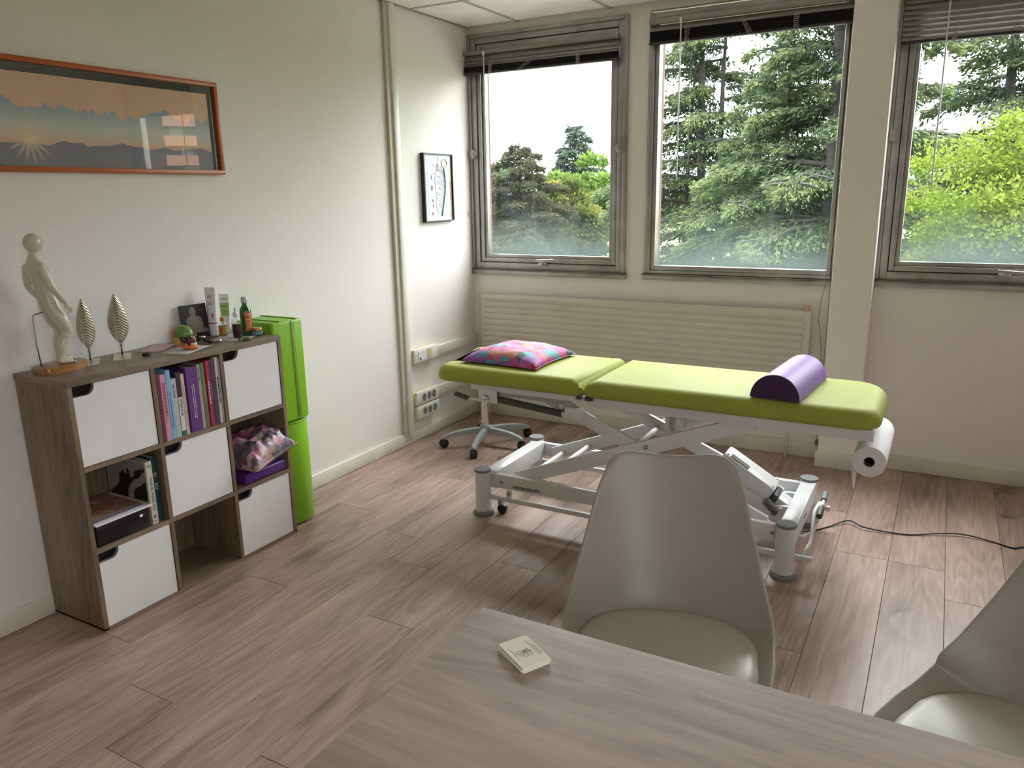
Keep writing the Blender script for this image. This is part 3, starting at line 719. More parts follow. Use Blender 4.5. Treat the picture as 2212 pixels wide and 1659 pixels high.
MB().prism([(-2.764+0.007*math.cos(a)*(1 if k % 2 else 0.5), zl+0.030+0.009*math.sin(a)*(1 if k % 2 else 0.5)) for k, a in enumerate(np.linspace(0, 2*PI, 13)[:-1])], 0.3022, 0.3028, mat=Matrix(((0, 0, 1, 0), (1, 0, 0, 0), (0, 1, 0, 0), (0, 0, 0, 1)))).build('leaf_emblem', MT['bblue'], b)
for zz in (0.228, 0.222, 0.012): MB().box((0.3022, -2.772, zl+zz), (0.3028, -2.755, zl+zz+0.002)).build('spine_rule', MT['bblack'], b)
n_ = NT('herbal_cover'); c_ = n_.coord('Object'); zz_ = n_.n('SeparateXYZ', {0: c_}).outputs
blob = n_.n('TexNoise', {'Vector': c_, 'Scale': 9.0, 'Detail': 1.0, 'Distortion': 0.8}).outputs[0]
cc_ = n_.ramp(blob, [(0.47, (0.015, 0.013, 0.012)), (0.50, (0.30, 0.28, 0.24))])
cc_ = n_.mix(n_.math('LESS_THAN', zz_[2], 0.09), cc_, (0.34, 0.27, 0.19))
hm = n_.bsdf(cc_, 0.5)
MB().box((0.075, -2.7768, zl+0.004), (0.292, -2.7757, zl+0.239)).build('front_print', hm, b)
b = book(-2.7465, -2.722, 0.25, MT['teal'], 'dark teal hardback beside the ivory herbal book', 0.24, 0.292, z0=zl, grp='books in the left middle compartment')
lines_on(b, MT['inkgrey'], 0.2925, -2.735, zl+0.175, zl+0.19, 0.012); lines_on(b, MT['inkgrey'], 0.2925, -2.735, zl+0.125, zl+0.15, 0.012)

# ------------------------------------------------------------------ cushions
def patch_mat(name, cols, scale, dist=0.6, rough=0.6, fine=0.55):
    n = NT(name); v = n.coord('Object')
    nz = n.n('TexNoise', {'Vector': v, 'Scale': scale*0.8, 'Detail': 2.0}).outputs[1]
    vv = n.n('VectorMath', {0: v, 1: n.n('VectorMath', {0: nz, 'Scale': dist/scale}, operation='SCALE').outputs[0]}, operation='ADD').outputs[0]
    vo = n.n('TexVoronoi', {'Vector': vv, 'Scale': scale, 'Randomness': 0.8})
    sel = n.n('SeparateColor', {0: vo.outputs['Color']}).outputs[0]
    col = n.ramp(sel, [(i / len(cols), c) for i, c in enumerate(cols)], 'CONSTANT')
    f2 = n.n('TexNoise', {'Vector': v, 'Scale': scale*7, 'Detail': 3.0, 'Distortion': 2.5}).outputs[0]
    col = n.mix(n.math('MULTIPLY', n.ramp(f2, [(0.5, (0, 0, 0)), (0.62, (1, 1, 1))]), fine), col, (0.30, 0.02, 0.16))
    col = n.mix(n.math('MULTIPLY', n.ramp(f2, [(0.34, (1, 1, 1)), (0.42, (0, 0, 0))]), fine*1.6), col, (0.02, 0.05, 0.08))
    nm = n.bump(f2, 0.15, 0.004)
    return n.bsdf(col, rough, 0, nm)
def cushion(name, label, cx, cy, z0, hx, hy, th, rot, mat, wob=0.006, seed=1, tilt=(0, 0), sag=0.35):
    r_ = thing(name, (cx, cy, z0), label, 'cushion', rotz=rot)
    r_.rotation_euler = (tilt[0], tilt[1], rot)
    N = 34; b_ = bmesh.new()
    def P_(u, v, top):
        e = (1 - abs(u)**3.0) * (1 - abs(v)**3.0); e = max(e, 0) ** 0.48
        px = hx*u*(1 - 0.09*(1 - v*v)*abs(u)**2); py = hy*v*(1 - 0.09*(1 - u*u)*abs(v)**2)
        q = noise.noise(Vector((u*2.5+seed, v*2.5, seed*3.1))) * wob + noise.noise(Vector((u*7+seed, v*7, 2.0))) * wob * 0.5
        z = (th*(1-sag) if top else -th*sag) * e + (q * e if top else 0)
        return (px, py, z + th*sag)
    top = [[b_.verts.new(P_(-1+2*i/N, -1+2*j/N, True)) for j in range(N+1)] for i in range(N+1)]
    bot = [[(top[i][j] if i in (0, N) or j in (0, N) else b_.verts.new(P_(-1+2*i/N, -1+2*j/N, False))) for j in range(N+1)] for i in range(N+1)]
    for i in range(N):
        for j in range(N):
            b_.faces.new((top[i][j], top[i+1][j], top[i+1][j+1], top[i][j+1])); b_.faces.new((bot[i][j+1], bot[i+1][j+1], bot[i+1][j], bot[i][j]))
    bmesh.ops.recalc_face_normals(b_, faces=b_.faces)
    me = bpy.data.meshes.new('case'); b_.to_mesh(me); b_.free(); me.materials.append(mat)
    me.polygons.foreach_set('use_smooth', [True]*len(me.polygons))
    o = bpy.data.objects.new('case', me); COL.objects.link(o); o.parent = r_
    pts = []
    for k in range(4*N):
        s_, t_ = divmod(k, N); a = -1 + 2*t_/N
        u, v = ((a, -1), (1, a), (-a, 1), (-1, -a))[s_]
        p = P_(u, v, True); pts.append(p)
    MB().tube(pts, 0.0025, 6, closed=True).build('piped_edge', mat, r_, True, world=False)
    return r_
MT['patch'] = patch_mat('patchwork_print', [(0.62, 0.09, 0.33), (0.07, 0.42, 0.48), (0.32, 0.14, 0.50), (0.70, 0.15, 0.38), (0.02, 0.11, 0.12), (0.55, 0.24, 0.10), (0.40, 0.03, 0.10)], 22.0, 0.8)
MT['tiedye'] = patch_mat('tie_dye_print', [(0.42, 0.12, 0.22), (0.11, 0.10, 0.12), (0.40, 0.29, 0.22), (0.20, 0.08, 0.13), (0.52, 0.28, 0.36), (0.16, 0.19, 0.24), (0.42, 0.36, 0.34)], 20.0, 3.0, 0.3, 0.3)
y0, y1, z0, z1 = cell(2, 1)
pb = thing('foam_block', (0.17, (y0+y1)/2, z0), 'purple vinyl foam block lying under the tie-dye cushion', 'foam block')
MB().box((0.03, -2.335, z0+0.001), (0.306, -2.108, z0+0.048), 0.010, seg=3).build('block', MT['purpleblock'], pb, 50)
MB().tube([(0.306, -2.33, z0+0.037), (0.308, -2.22, z0+0.036), (0.306, -2.112, z0+0.037)], 0.0015, 6).build('seam', MT['purpledark'], pb, True)
cushion('tie_dye_cushion', 'crumpled pink and grey tie-dye cushion stuffed in a shelf compartment', 0.222, -2.218, z0+0.062, 0.135, 0.143, 0.13, 0.18, MT['tiedye'], 0.03, 4, (0.12, 0.05), 0.3)

# ------------------------------------------------------------------ things on top of the shelf
ZT = SH
# acupuncture model: body grown from a skeleton. fwd = +y, side = x
model = thing('anatomy_model', (0.098, -2.905, ZT), 'tall ivory acupuncture figure model standing on the left of the shelf', 'figurine')
basep = [(-0.055, -0.080), (0.042, -0.092), (0.064, -0.066), (0.060, 0.03), (0.030, 0.086), (-0.02, 0.096), (-0.056, 0.078)]
def smooth_poly(P_, it=2):
    for _ in range(it):
        Q = []
        for a, b in zip(P_, P_[1:] + P_[:1]):
            Q.append((a[0]*0.8+b[0]*0.2, a[1]*0.8+b[1]*0.2)); Q.append((a[0]*0.2+b[0]*0.8, a[1]*0.2+b[1]*0.8))
        P_ = Q
    return P_
MB().prism(smooth_poly(basep), 0.0, 0.022, 0.004, seg=2).build('base', MT['beech'], model, 40, world=False)
MB().tube([(-0.006, -0.060, 0.022), (-0.004, -0.066, 0.10), (0.0, -0.066, 0.19), (0.0, -0.062, 0.20), (0.0, -0.03, 0.206)], 0.0024, 8).build('support_rod', MT['steel'], model, True, world=False)
def skin_body(name, V, E_, mat, parent, root=0, sub=2):
    me = bpy.data.meshes.new(name); me.from_pydata([v[:3] for v in V], E_, []); me.update()
    o = bpy.data.objects.new(name, me); COL.objects.link(o); o.parent = parent
    md = o.modifiers.new('skin', 'SKIN'); md.use_smooth_shade = True; md.branch_smoothing = 0.6
    sl = me.skin_vertices[0].data
    for i, v in enumerate(V):
        rr_ = v[3]; sl[i].radius = rr_ if isinstance(rr_, tuple) else (rr_, rr_)
    sl[root].use_root = True
    o.modifiers.new('sub', 'SUBSURF').levels = sub; o.modifiers['sub'].render_levels = sub
    me.materials.append(mat); return o
F0 = 0.022
V = [ # x side, y forward, z, radius
 (0.0, -0.006, 0.240, (0.041, 0.043)), (0.0, -0.006, 0.278, (0.036, 0.036)), (0.0, -0.022, 0.325, (0.041, 0.041)),
 (0.0, -0.032, 0.360, (0.040, 0.036)), (0.0, -0.034, 0.388, 0.018), (0.0, -0.030, 0.412, 0.017),
 (0.043, -0.036, 0.360, 0.0165), (0.057, -0.020, 0.292, 0.0135), (0.054, 0.022, 0.232, 0.0095),
 (-0.043, -0.036, 0.360, 0.0165), (-0.058, -0.032, 0.292, 0.0135), (-0.053, 0.010, 0.232, 0.0095),
 (0.021, -0.002, 0.205, 0.028), (0.024, 0.034, 0.134, 0.0215), (0.023, 0.002, 0.084, 0.0205), (0.022, -0.008, 0.044, 0.0120),
 (-0.021, 0.000, 0.205, 0.028), (-0.024, 0.038, 0.134, 0.0215), (-0.023, 0.022, 0.086, 0.0205), (-0.022, 0.020, 0.044, 0.0120),
 (0.024, 0.014, 0.172, 0.0285), (-0.024, 0.018, 0.172, 0.0285),
]
E_ = [(0, 1), (1, 2), (2, 3), (3, 4), (4, 5), (3, 6), (6, 7), (7, 8), (3, 9), (9, 10), (10, 11), (0, 12), (12, 20), (20, 13), (13, 14), (14, 15), (0, 16), (16, 21), (21, 17), (17, 18), (18, 19)]
V += [(0.022, -0.013, 0.032, 0.010), (0.025, 0.014, 0.031, 0.010), (0.026, 0.034, 0.028, 0.0075), (-0.022, 0.014, 0.032, 0.010), (-0.024, 0.044, 0.031, 0.010), (-0.025, 0.064, 0.028, 0.0075)]
E_ += [(15, 22), (22, 23), (23, 24), (19, 25), (25, 26), (26, 27)]
body_ = skin_body('body', V, E_, MT['figure'], model)
hd = MB()
def headfn(u, v):
    th_ = 2*PI*u; ph = PI*v
    x = math.sin(ph)*math.cos(th_); y = math.sin(ph)*math.sin(th_); z = math.cos(ph)
    px, py, pz = 0.0205*x, 0.0275*y, 0.032*z
    if z < 0: px *= 1 + 0.30*z; py *= 1 + 0.16*z
    if y > 0.8 and -0.25 < z < 0.3: py += 0.004*(1 - abs(z+0.05)/0.35)*(1 - min(1, abs(x)/0.28)) * 2.0
    if y > 0.6 and 0.0 < z < 0.32 and 0.25 < abs(x) < 0.6: py -= 0.003
    if y > 0.6 and z < -0.62: py += 0.004
    return (px*1.12, (py - 0.002)*1.1 - 0.024, 0.436 + pz*1.06)
hd.grid(headfn, 40, 26, wrapu=True)
h_ = hd.build('head', MT['figure'], model, True, world=False)
for s in (1, -1):
    MB().lathe([(0, -0.006), (0.0035, -0.004), (0.0042, 0), (0.003, 0.005), (0, 0.006)], 10, (0.0222*s, -0.030, 0.433), sx=0.5, sy=1.0).build('ear', MT['figure'], h_, True, world=False)
    MB().lathe([(0, -0.0012), (0.0026, -0.0006), (0.003, 0.0003), (0, 0.0012)], 10, (0.0095*s, 0.0002, 0.4405), sy=0.6).tube([(0.0055*s, 0.0030, 0.4465), (0.010*s, 0.0012, 0.4475), (0.0145*s, -0.0030, 0.4460)], 0.0006, 5).build('eye', MT['ink'], h_, world=False)
MB().box((-0.005, 0.0005, 0.4185), (0.005, 0.0040, 0.4200)).build('mouth', plain('model_lips', (0.4, 0.25, 0.2), 0.5), h_, world=False)
def hand(parent, w, dirv, s, mat, k=1.0):
    w = Vector(w); dv = Vector(dirv).normalized(); side = Vector((0, 1, 0.6)).cross(dv).normalized(); across = dv.cross(side).normalized()
    VV = [tuple(w) + (0.0065*k,), tuple(w + dv*0.010*k) + ((0.0085*k, 0.0045*k),)]; EE = [(0, 1)]
    for q, (off, ln) in enumerate(((-0.006, 0.016), (-0.002, 0.019), (0.002, 0.018), (0.006, 0.014))):
        i = len(VV)
        VV.append(tuple(w + dv*0.018*k + across*off*k) + (0.0022*k,)); VV.append(tuple(w + dv*(0.018+ln*0.6)*k + across*off*1.1*k + side*0.001*k) + (0.0020*k,)); VV.append(tuple(w + dv*(0.018+ln)*k + across*off*1.1*k + side*0.0035*s*k) + (0.0016*k,))
        EE += [(1, i), (i, i+1), (i+1, i+2)]
    i = len(VV)
    VV.append(tuple(w + dv*0.006*k - across*0.009*k) + (0.0026*k,)); VV.append(tuple(w + dv*0.016*k - across*0.013*k) + (0.0021*k,))
    EE += [(0, i), (i, i+1)]
    return skin_body('hand', VV, EE, mat, parent, 1, 1)
hand(model, (0.054, 0.022, 0.232), (0.02, 0.45, -0.9), 1, MT['figure'])
hand(model, (-0.053, 0.010, 0.232), (-0.02, 0.45, -0.9), -1, MT['figure'])
ft = MB()
for (ax, ay) in ((0.026, 0.040), (-0.025, 0.070)):
    for k, (dx, rr_) in enumerate(((-0.007, 0.0036), (-0.0025, 0.0028), (0.0015, 0.0026), (0.005, 0.0024), (0.008, 0.0022))):
        ft.lathe([(0, -rr_), (rr_*0.8, -rr_*0.6), (rr_, 0), (rr_*0.8, rr_*0.6), (0, rr_)], 8, (ax + dx, ay - abs(k-1)*0.0018, 0.0255), sy=1.7)
ft.build('toes', MT['figure'], model, True, world=False)
# acupuncture lines and points printed on the model
mk = MB()
for line in ([(0.012, 0.020, 0.372), (0.014, 0.027, 0.34), (0.016, 0.030, 0.30), (0.014, 0.040, 0.262)], [(0.0, 0.019, 0.37), (0.0, 0.028, 0.33), (0.0, 0.044, 0.27)],
             [(0.0385, 0.012, 0.238), (0.0405, 0.016, 0.215), (0.042, 0.030, 0.190), (0.040, 0.044, 0.16)], [(0.036, -0.025, 0.242), (0.0415, -0.002, 0.236), (0.038, 0.02, 0.245)]):
    mk.tube(line, 0.0006, 4)
for p in ((0.034, 0.030, 0.30), (0.041, 0.052, 0.150), (0.040, 0.030, 0.115), (0.034, 0.02, 0.062), (0.041, 0.045, 0.128), (0.030, 0.008, 0.05), (-0.008, 0.058, 0.084), (-0.010, 0.054, 0.064), (-0.010, 0.056, 0.098)):
    mk.box((p[0]-0.0012, p[1]-0.0035, p[2]-0.0006), (p[0]+0.0012, p[1]+0.0035, p[2]+0.0006))
mo_ = mk.build('meridian_marks', plain('marker_brown', (0.13, 0.10, 0.07), 0.6), model, world=False)
for v_ in mo_.data.vertices: v_.co.y -= 0.016
sw_ = mo_.modifiers.new('wrap', 'SHRINKWRAP'); sw_.target = body_; sw_.offset = 0.0006; sw_.wrap_mode = 'ABOVE_SURFACE'

# metal leaves
def leafholder(cx, cy, rot, h, w, label):
    r_ = thing('leaf_vase', (cx, cy, ZT), label, 'ornament', 'metal leaf vases on the shelf', rot)
    MB().box((-0.062, -0.030, 0.0), (0.062, 0.030, 0.0022)).build('base_plate', MT['gold'], r_, world=False)
    z0_ = 0.045
    def fn(u, v):
        t = v; a = (u - 0.5) * 2
        hw = w * (math.sin(PI * min(1, t*0.97+0.015)) ** 0.8) * (1.12 - 0.32*t)
        rib = 0.0022 * math.sin((t + abs(a)*0.09) * 2*PI*17) * (1 - abs(a)**4) * (1 if abs(a) > 0.04 else 0)
        return (-0.040 + 0.012*(1-a*a) + rib + 0.02*t, a*hw, z0_ + t*(h - z0_) - 0.012*abs(a)*math.sin(PI*t))
    o = MB().grid(fn, 19, 110).build('leaf', MT['gold'], r_, True, world=False)
    o.modifiers.new('s', 'SOLIDIFY').thickness = 0.001
    MB().tube([(-0.030, 0, 0.0), (-0.032, 0, 0.05), (-0.024, 0, 0.10), (-0.010, 0, h*0.93)], [0.003, 0.0024, 0.002, 0.0012], 8).build('midrib', MT['darkgrey'], r_, True, world=False)
    MB().tube([(-0.014, 0.0, h*0.80)] + [(0.012 + 0.016*math.cos(a), 0.016*math.sin(a), h*0.80) for a in np.linspace(PI, 3*PI, 20)], 0.0016, 6).build('ring', MT['steel'], r_, True, world=False)
    MB().lathe([(0, 0.022), (0.006, 0.023), (0.0115, 0.03), (0.012, h*0.62), (0.0125, h*0.86), (0.0118, h*0.86), (0.0113, 0.034), (0, 0.026)], 18, (0.012, 0, 0), ).build('test_tube', MT['glass'], r_, True, world=False)
    return r_
leafholder(0.080, -2.785, -0.62, 0.232, 0.031, 'pale gold metal leaf vase next to the figure model')
leafholder(0.096, -2.668, -0.62, 0.236, 0.036, 'pale gold metal leaf vase further from the figure, nearer the skull')

st = MB().lathe([(0, 0.0), (0.012, 0.001), (0.017, 0.005), (0.015, 0.010), (0.006, 0.014), (0, 0.0145)], 16, (0.168, -2.618, ZT), sx=0.8, sy=1.1)
tag(st.build('stone', plain('dark_green_stone', (0.02, 0.03, 0.02), 0.25), smooth=True), 'small polished dark stone lying right of the metal leaves', 'stone')
def sheet(name, label, cx, cy, rot, sx, sy, mat, z=ZT, curl=0.004, cat='paper', grp=None):
    r = bpy.data.objects.new(name, None)
    ca, sa = math.cos(rot), math.sin(rot)
    def fn(u, v):
        x, y = (u-0.5)*sx, (v-0.5)*sy
        return (cx + x*ca - y*sa, cy + x*sa + y*ca, z + 0.001 + curl*(abs(u-0.5)*2)**3*v)
    o = MB().grid(fn, 10, 10).build(name, mat, None, True); o.modifiers.new('s', 'SOLIDIFY').thickness = 0.0006
    return tag(o, label, cat, grp)
sheet('leaflet', 'pinkish printed leaflet lying against the wall behind the skull', 0.072, -2.50, 0.5, 0.10, 0.17, picture_mat('leaflet_print', [(0.20, 0.16, 0.16), (0.42, 0.34, 0.36), (0.5, 0.2, 0.28), (0.55, 0.52, 0.5)], 22.0, 1.0), cat='leaflet')
sheet('paper_sheet', 'curled white sheet under the coloured skull', 0.215, -2.475, 0.25, 0.12, 0.17, MT['papergrey'], curl=0.006)
sheet('paper_sheet', 'white sheet under the row of bottles and tubes', 0.17, -2.185, 0.35, 0.15, 0.19, MT['papergrey'], curl=0.003)
# skull, facing along the shelf to the right
sk = thing('skull_model', (0.200, -2.468, ZT+0.002), 'small coloured anatomical skull model with green forehead and orange jaw', 'skull model', rotz=0.30)
sc_ = {k: plain('skull_' + k, c, 0.35, var=0.05) for k, c in dict(green=(0.16, 0.27, 0.07), pink=(0.56, 0.20, 0.17), yellow=(0.52, 0.36, 0.05), dark=(0.045, 0.05, 0.06), maroon=(0.16, 0.012, 0.018), orange=(0.72, 0.17, 0.04), teeth=(0.80, 0.77, 0.74), socket=(0.03, 0.03, 0.02)).items()}
def ell(cx, cy, cz, rx, ry, rz, cond=None, nu=26, nv=18):
    # half extents; x is forward for the skull
    b_ = bmesh.new(); bmesh.ops.create_uvsphere(b_, u_segments=nu, v_segments=nv, radius=1.0)
    if cond:
        bad = [f_ for f_ in b_.faces if not cond(f_.calc_center_median())]
        bmesh.ops.delete(b_, geom=bad, context='FACES')
    m_ = MB(); m_.merge(b_, Matrix.Translation((cx, cy, cz)) @ Matrix.Diagonal((rx, ry, rz, 1)))
    return m_
ell(-0.010, 0, 0.058, 0.046, 0.034, 0.036, lambda c: c.x >= -0.12 and c.z > -0.15 - 0.5*c.x*0).build('frontal_bone', sc_['green'], sk, True, world=False)
ell(-0.010, 0, 0.058, 0.0455, 0.0338, 0.0358, lambda c: c.x < -0.08).build('parietal_bone', sc_['pink'], sk, True, world=False)
for s in (1, -1): ell(-0.014, 0.022*s, 0.036, 0.020, 0.014, 0.019).build('temporal_bone', sc_['yellow'], sk, True, world=False)
ell(0.006, 0, 0.042, 0.022, 0.0335, 0.020).build('sphenoid_bone', sc_['dark'], sk, True, world=False)
ell(0.026, 0, 0.036, 0.019, 0.023, 0.023).build('maxilla', sc_['maroon'], sk, True, world=False)
for s in (1, -1):
    o = ell(0.0350, 0.0135*s, 0.048, 0.008, 0.0105, 0.0095).build('eye_socket', sc_['socket'], sk, True, world=False)
    MB().tube([(0.0385-0.004*abs(math.cos(a))+0.002*math.sin(a), 0.0135*s+0.0115*math.cos(a), 0.0485+0.0105*math.sin(a)) for a in np.linspace(0, 2*PI, 17)[:-1]], 0.0012, 6, closed=True).build('socket_rim', sc_['green'], o, True, world=False)
    ell(0.020, 0.024*s, 0.038, 0.012, 0.004, 0.004).build('cheekbone', sc_['dark'], sk, True, world=False)
ell(0.0445, 0, 0.037, 0.004, 0.004, 0.006).build('nose_cavity', sc_['yellow'], sk, True, world=False)
mb = MB()
for k in range(9):
    a = -0.95 + 1.9*k/8
    mb.box((0.024+0.022*math.cos(a)-0.0018, 0.018*math.sin(a)-0.0019, 0.0175), (0.024+0.022*math.cos(a)+0.0018, 0.018*math.sin(a)+0.0019, 0.0270), 0.001)
mb.build('teeth', sc_['teeth'], sk, world=False)
mb = MB(); J = [(-0.004, -0.027, 0.034), (0.0, -0.027, 0.016), (0.018, -0.023, 0.012), (0.038, -0.013, 0.010), (0.046, 0, 0.010), (0.038, 0.013, 0.010), (0.018, 0.023, 0.012), (0.0, 0.027, 0.016), (-0.004, 0.027, 0.034)]
mb.tube(J, [0.004, 0.0065, 0.0075, 0.008, 0.0085, 0.008, 0.0075, 0.0065, 0.004], 10).build('jawbone', sc_['orange'], sk, True, world=False)

# postcard with a seated stone statue
pc = thing('postcard', (0.02, -2.278, ZT), 'dark postcard of a seated stone statue leaning on the wall', 'postcard')
pcm = frame_m((0.035, -2.342, ZT+0.001), (0.10, 1.0, 0), (-0.13, 0, 1.0))
PCB = MB().box((0, 0, -0.001), (0.126, 0.142, 0.0), 0, pcm).build('card', plain('postcard_black', (0.022, 0.022, 0.026), 0.35), pc)
pcs = plain('printed_stone_figure', (0.22, 0.19, 0.155), 0.5)
sil = [(0.045, 0.105), (0.043, 0.118), (0.049, 0.125), (0.053, 0.131), (0.060, 0.134), (0.066, 0.131), (0.070, 0.125), (0.076, 0.117), (0.074, 0.105), (0.068, 0.098), (0.072, 0.094), (0.090, 0.088), (0.097, 0.078), (0.100, 0.055), (0.097, 0.045), (0.112, 0.036), (0.120, 0.028), (0.118, 0.022), (0.004, 0.022), (0.002, 0.028), (0.012, 0.036), (0.027, 0.045), (0.023, 0.055), (0.024, 0.078), (0.031, 0.088), (0.048, 0.094), (0.052, 0.098)]
MB().prism(sil, 0.0002, 0.0006, mat=pcm).build('printed_figure', pcs, PCB)
pd = plain('printed_figure_shade', (0.09, 0.075, 0.06), 0.5); mb = MB()
for a, b_ in (((0.036, 0.080), (0.040, 0.054)), ((0.088, 0.080), (0.084, 0.054)), ((0.040, 0.054), (0.058, 0.060)), ((0.084, 0.054), (0.066, 0.060)), ((0.02, 0.038), (0.105, 0.040)), ((0.052, 0.113), (0.057, 0.1125)), ((0.063, 0.1125), (0.068, 0.113)), ((0.0565, 0.104), (0.0635, 0.104))):
    mb.tube([pcm @ Vector((a[0], a[1], 0.0007)), pcm @ Vector((b_[0], b_[1], 0.0007))], 0.0008, 4)
mb.build('printed_lines', pd, PCB)

# tubes
def flat_tube(name, cx, cy, rot, h, w, label, parts):
    r_ = thing(name, (cx, cy, ZT+0.002), label, 'cream tube', rotz=rot)
    def fn(u, v):
        a = 2*PI*u; k = min(1, max(0, (v-0.12)/0.85)); dx = 0.5*w*0.86*(1 + 0.22*k); dy = 0.5*w*0.62*(1-k)**0.9 + 0.0012
        return (dx*math.cos(a), dy*math.sin(a), 0.03 + (h-0.03)*v)
    MB().grid(fn, 28, 16, wrapu=True).build('body', parts['body'], r_, True, world=False)
    MB().lathe([(0, 0), (w*0.40, 0), (w*0.42, 0.004), (w*0.41, 0.031), (0, 0.031)], 24, sx=1.0, sy=0.75).build('cap', parts['cap'], r_, 40, world=False)
    return r_
def band(parent, z0_, z1_, w, h, mat, name='band', a0=0, a1=2*PI, lift=1.012, n=26):
    def fn(u, v):
        a = a0 + (a1-a0)*u; z = z0_ + (z1_-z0_)*v; vv = (z-0.03)/(h-0.03); k = min(1, max(0, (vv-0.12)/0.85)); dx = 0.5*w*0.86*(1 + 0.22*k)*lift; dy = (0.5*w*0.62*(1-k)**0.9 + 0.0012)*lift + 0.0003
        return (dx*math.cos(a), dy*math.sin(a), z)
    return MB().grid(fn, n, 6).build(name, mat, parent, True, world=False)
# face of the tubes looks to the camera: local -y
t1 = flat_tube('cream_tube', 0.052, -2.205, 0.35, 0.205, 0.046, 'tall white cream tube with pink band and rose', dict(body=MT['white'], cap=MT['white']))
rose = plain('rose_pink', (0.62, 0.12, 0.22), 0.5)
band(t1, 0.050, 0.056, 0.046, 0.205, rose)
for zz, L in ((0.168, 0.020), (0.162, 0.018), (0.138, 0.022), (0.132, 0.020)): band(t1, zz, zz+0.003, 0.046, 0.205, rose, 'print_line', 1.5*PI-0.5, 1.5*PI+0.35)
band(t1, 0.078, 0.096, 0.046, 0.205, rose, 'rose_print', 1.5*PI+0.15, 1.5*PI+0.62)
band(t1, 0.070, 0.078, 0.046, 0.205, MT['dgreen'], 'stem_print', 1.5*PI+0.38, 1.5*PI+0.52)
t2 = flat_tube('cream_tube', 0.060, -2.142, 0.30, 0.170, 0.046, 'white and lime green cream tube behind the small bottles', dict(body=MT['white'], cap=MT['white']))
lime = plain('lime_print', (0.36, 0.55, 0.14), 0.5)
band(t2, 0.075, 0.132, 0.046, 0.17, lime, 'lime_label', PI*1.08, PI*1.95)
for zz in (0.120, 0.115, 0.100, 0.094, 0.088): band(t2, zz, zz+0.0018, 0.046, 0.17, MT['dgreen'], 'print_line', 1.5*PI-0.5, 1.5*PI+0.5, 1.03)
for k in range(7): band(t2, 0.146, 0.152, 0.046, 0.17, MT['olive'], 'print_letter', 1.5*PI-0.7+0.2*k, 1.5*PI-0.58+0.2*k, 1.02, 4)

def lathe_obj(name, mat, parent, prof, n=24, sm=40, **kw): return MB().lathe(prof, n, **kw).build(name, mat, parent, sm, world=False)
amber = plain('amber_oil', (0.30, 0.16, 0.02), 0.15)
yb = thing('oil_bottle', (0.100, -2.196, ZT+0.003), 'tiny amber oil bottle with orange cap between the tubes and bottles', 'bottle')
lathe_obj('body', MT['glass'], yb, [(0, 0), (0.017, 0), (0.018, 0.003), (0.018, 0.045), (0.014, 0.054), (0.007, 0.060), (0.007, 0.066)], sm=True)
lathe_obj('oil', amber, yb, [(0, 0.001), (0.0168, 0.001), (0.0170, 0.044), (0, 0.0442)])
lathe_obj('label', plain('yellow_label', (0.55, 0.40, 0.06), 0.5), yb, [(0.0183, 0.010), (0.0183, 0.040)])
MB().box((0.0184*0.2, -0.0186, 0.014), (0.0145, -0.012, 0.036), 0.0005).build('label_panel', plain('orange_label_panel', (0.55, 0.10, 0.02), 0.5), yb, world=False)
lathe_obj('cap', plain('orange_cap', (0.60, 0.26, 0.03), 0.4), yb, [(0, 0.060), (0.0085, 0.060), (0.0085, 0.078), (0, 0.079)])
db = thing('spray_bottle', (0.196, -2.204, ZT+0.003), 'clear spray bottle half full of dark liquid, at the front of the bottles', 'bottle')
lathe_obj('body', MT['glass'], db, [(0, 0), (0.0185, 0), (0.0195, 0.003), (0.0195, 0.066), (0.017, 0.080), (0.009, 0.088), (0.009, 0.092)], sm=True)
lathe_obj('liquid', plain('dark_red_liquid', (0.028, 0.004, 0.008), 0.12), db, [(0, 0.001), (0.0182, 0.001), (0.0186, 0.058), (0, 0.0584)])
lathe_obj('spray_cap', MT['white'], db, [(0, 0.088), (0.0115, 0.088), (0.012, 0.100), (0.0095, 0.106), (0.0065, 0.106), (0.0065, 0.122), (0.004, 0.1255), (0, 0.126)])
MB().tube([(0, 0, 0.09), (0.002, 0, 0.02)], 0.0016, 6).build('dip_tube', MT['white'], db, True, world=False)
gb = thing('massage_oil_bottle', (0.180, -2.138, ZT+0.003), 'tall green glass bottle with grey cap and orange label', 'bottle', rotz=0.2)
lathe_obj('body', plain('green_bottle', (0.012, 0.13, 0.010), 0.08, Coat_Weight=0.6), gb, [(0, 0), (0.023, 0), (0.025, 0.003), (0.025, 0.098), (0.022, 0.112), (0.012, 0.128), (0.0105, 0.134), (0.0105, 0.140), (0, 0.14)], sm=True, sx=1.0, sy=0.95)
def lab_fn(u, v):
    a = -1.15 + 1.25*u; return (0.0254*math.cos(a), 0.0242*math.sin(a), 0.018 + 0.082*v)
MB().grid(lab_fn, 12, 2).build('label', plain('orange_label', (0.62, 0.15, 0.045), 0.5), gb, True, world=False)
mb = MB()
for zz, a0, a1 in ((0.088, -1.05, -0.1), (0.066, -1.0, -0.2), (0.05, -0.9, -0.3), (0.035, -0.8, -0.4)):
    mb.grid(lambda u, v, zz=zz, a0=a0, a1=a1: (0.0257*math.cos(a0+(a1-a0)*u), 0.0245*math.sin(a0+(a1-a0)*u), zz + 0.0025*v), 6, 2)
mb.build('label_print', MT['inkwhite'], gb, True, world=False)
lathe_obj('cap', plain('silver_grey_cap', (0.50, 0.49, 0.50), 0.3, 0.2), gb, [(0, 0.137), (0.0145, 0.137), (0.0140, 0.158), (0.0125, 0.162), (0, 0.162)])
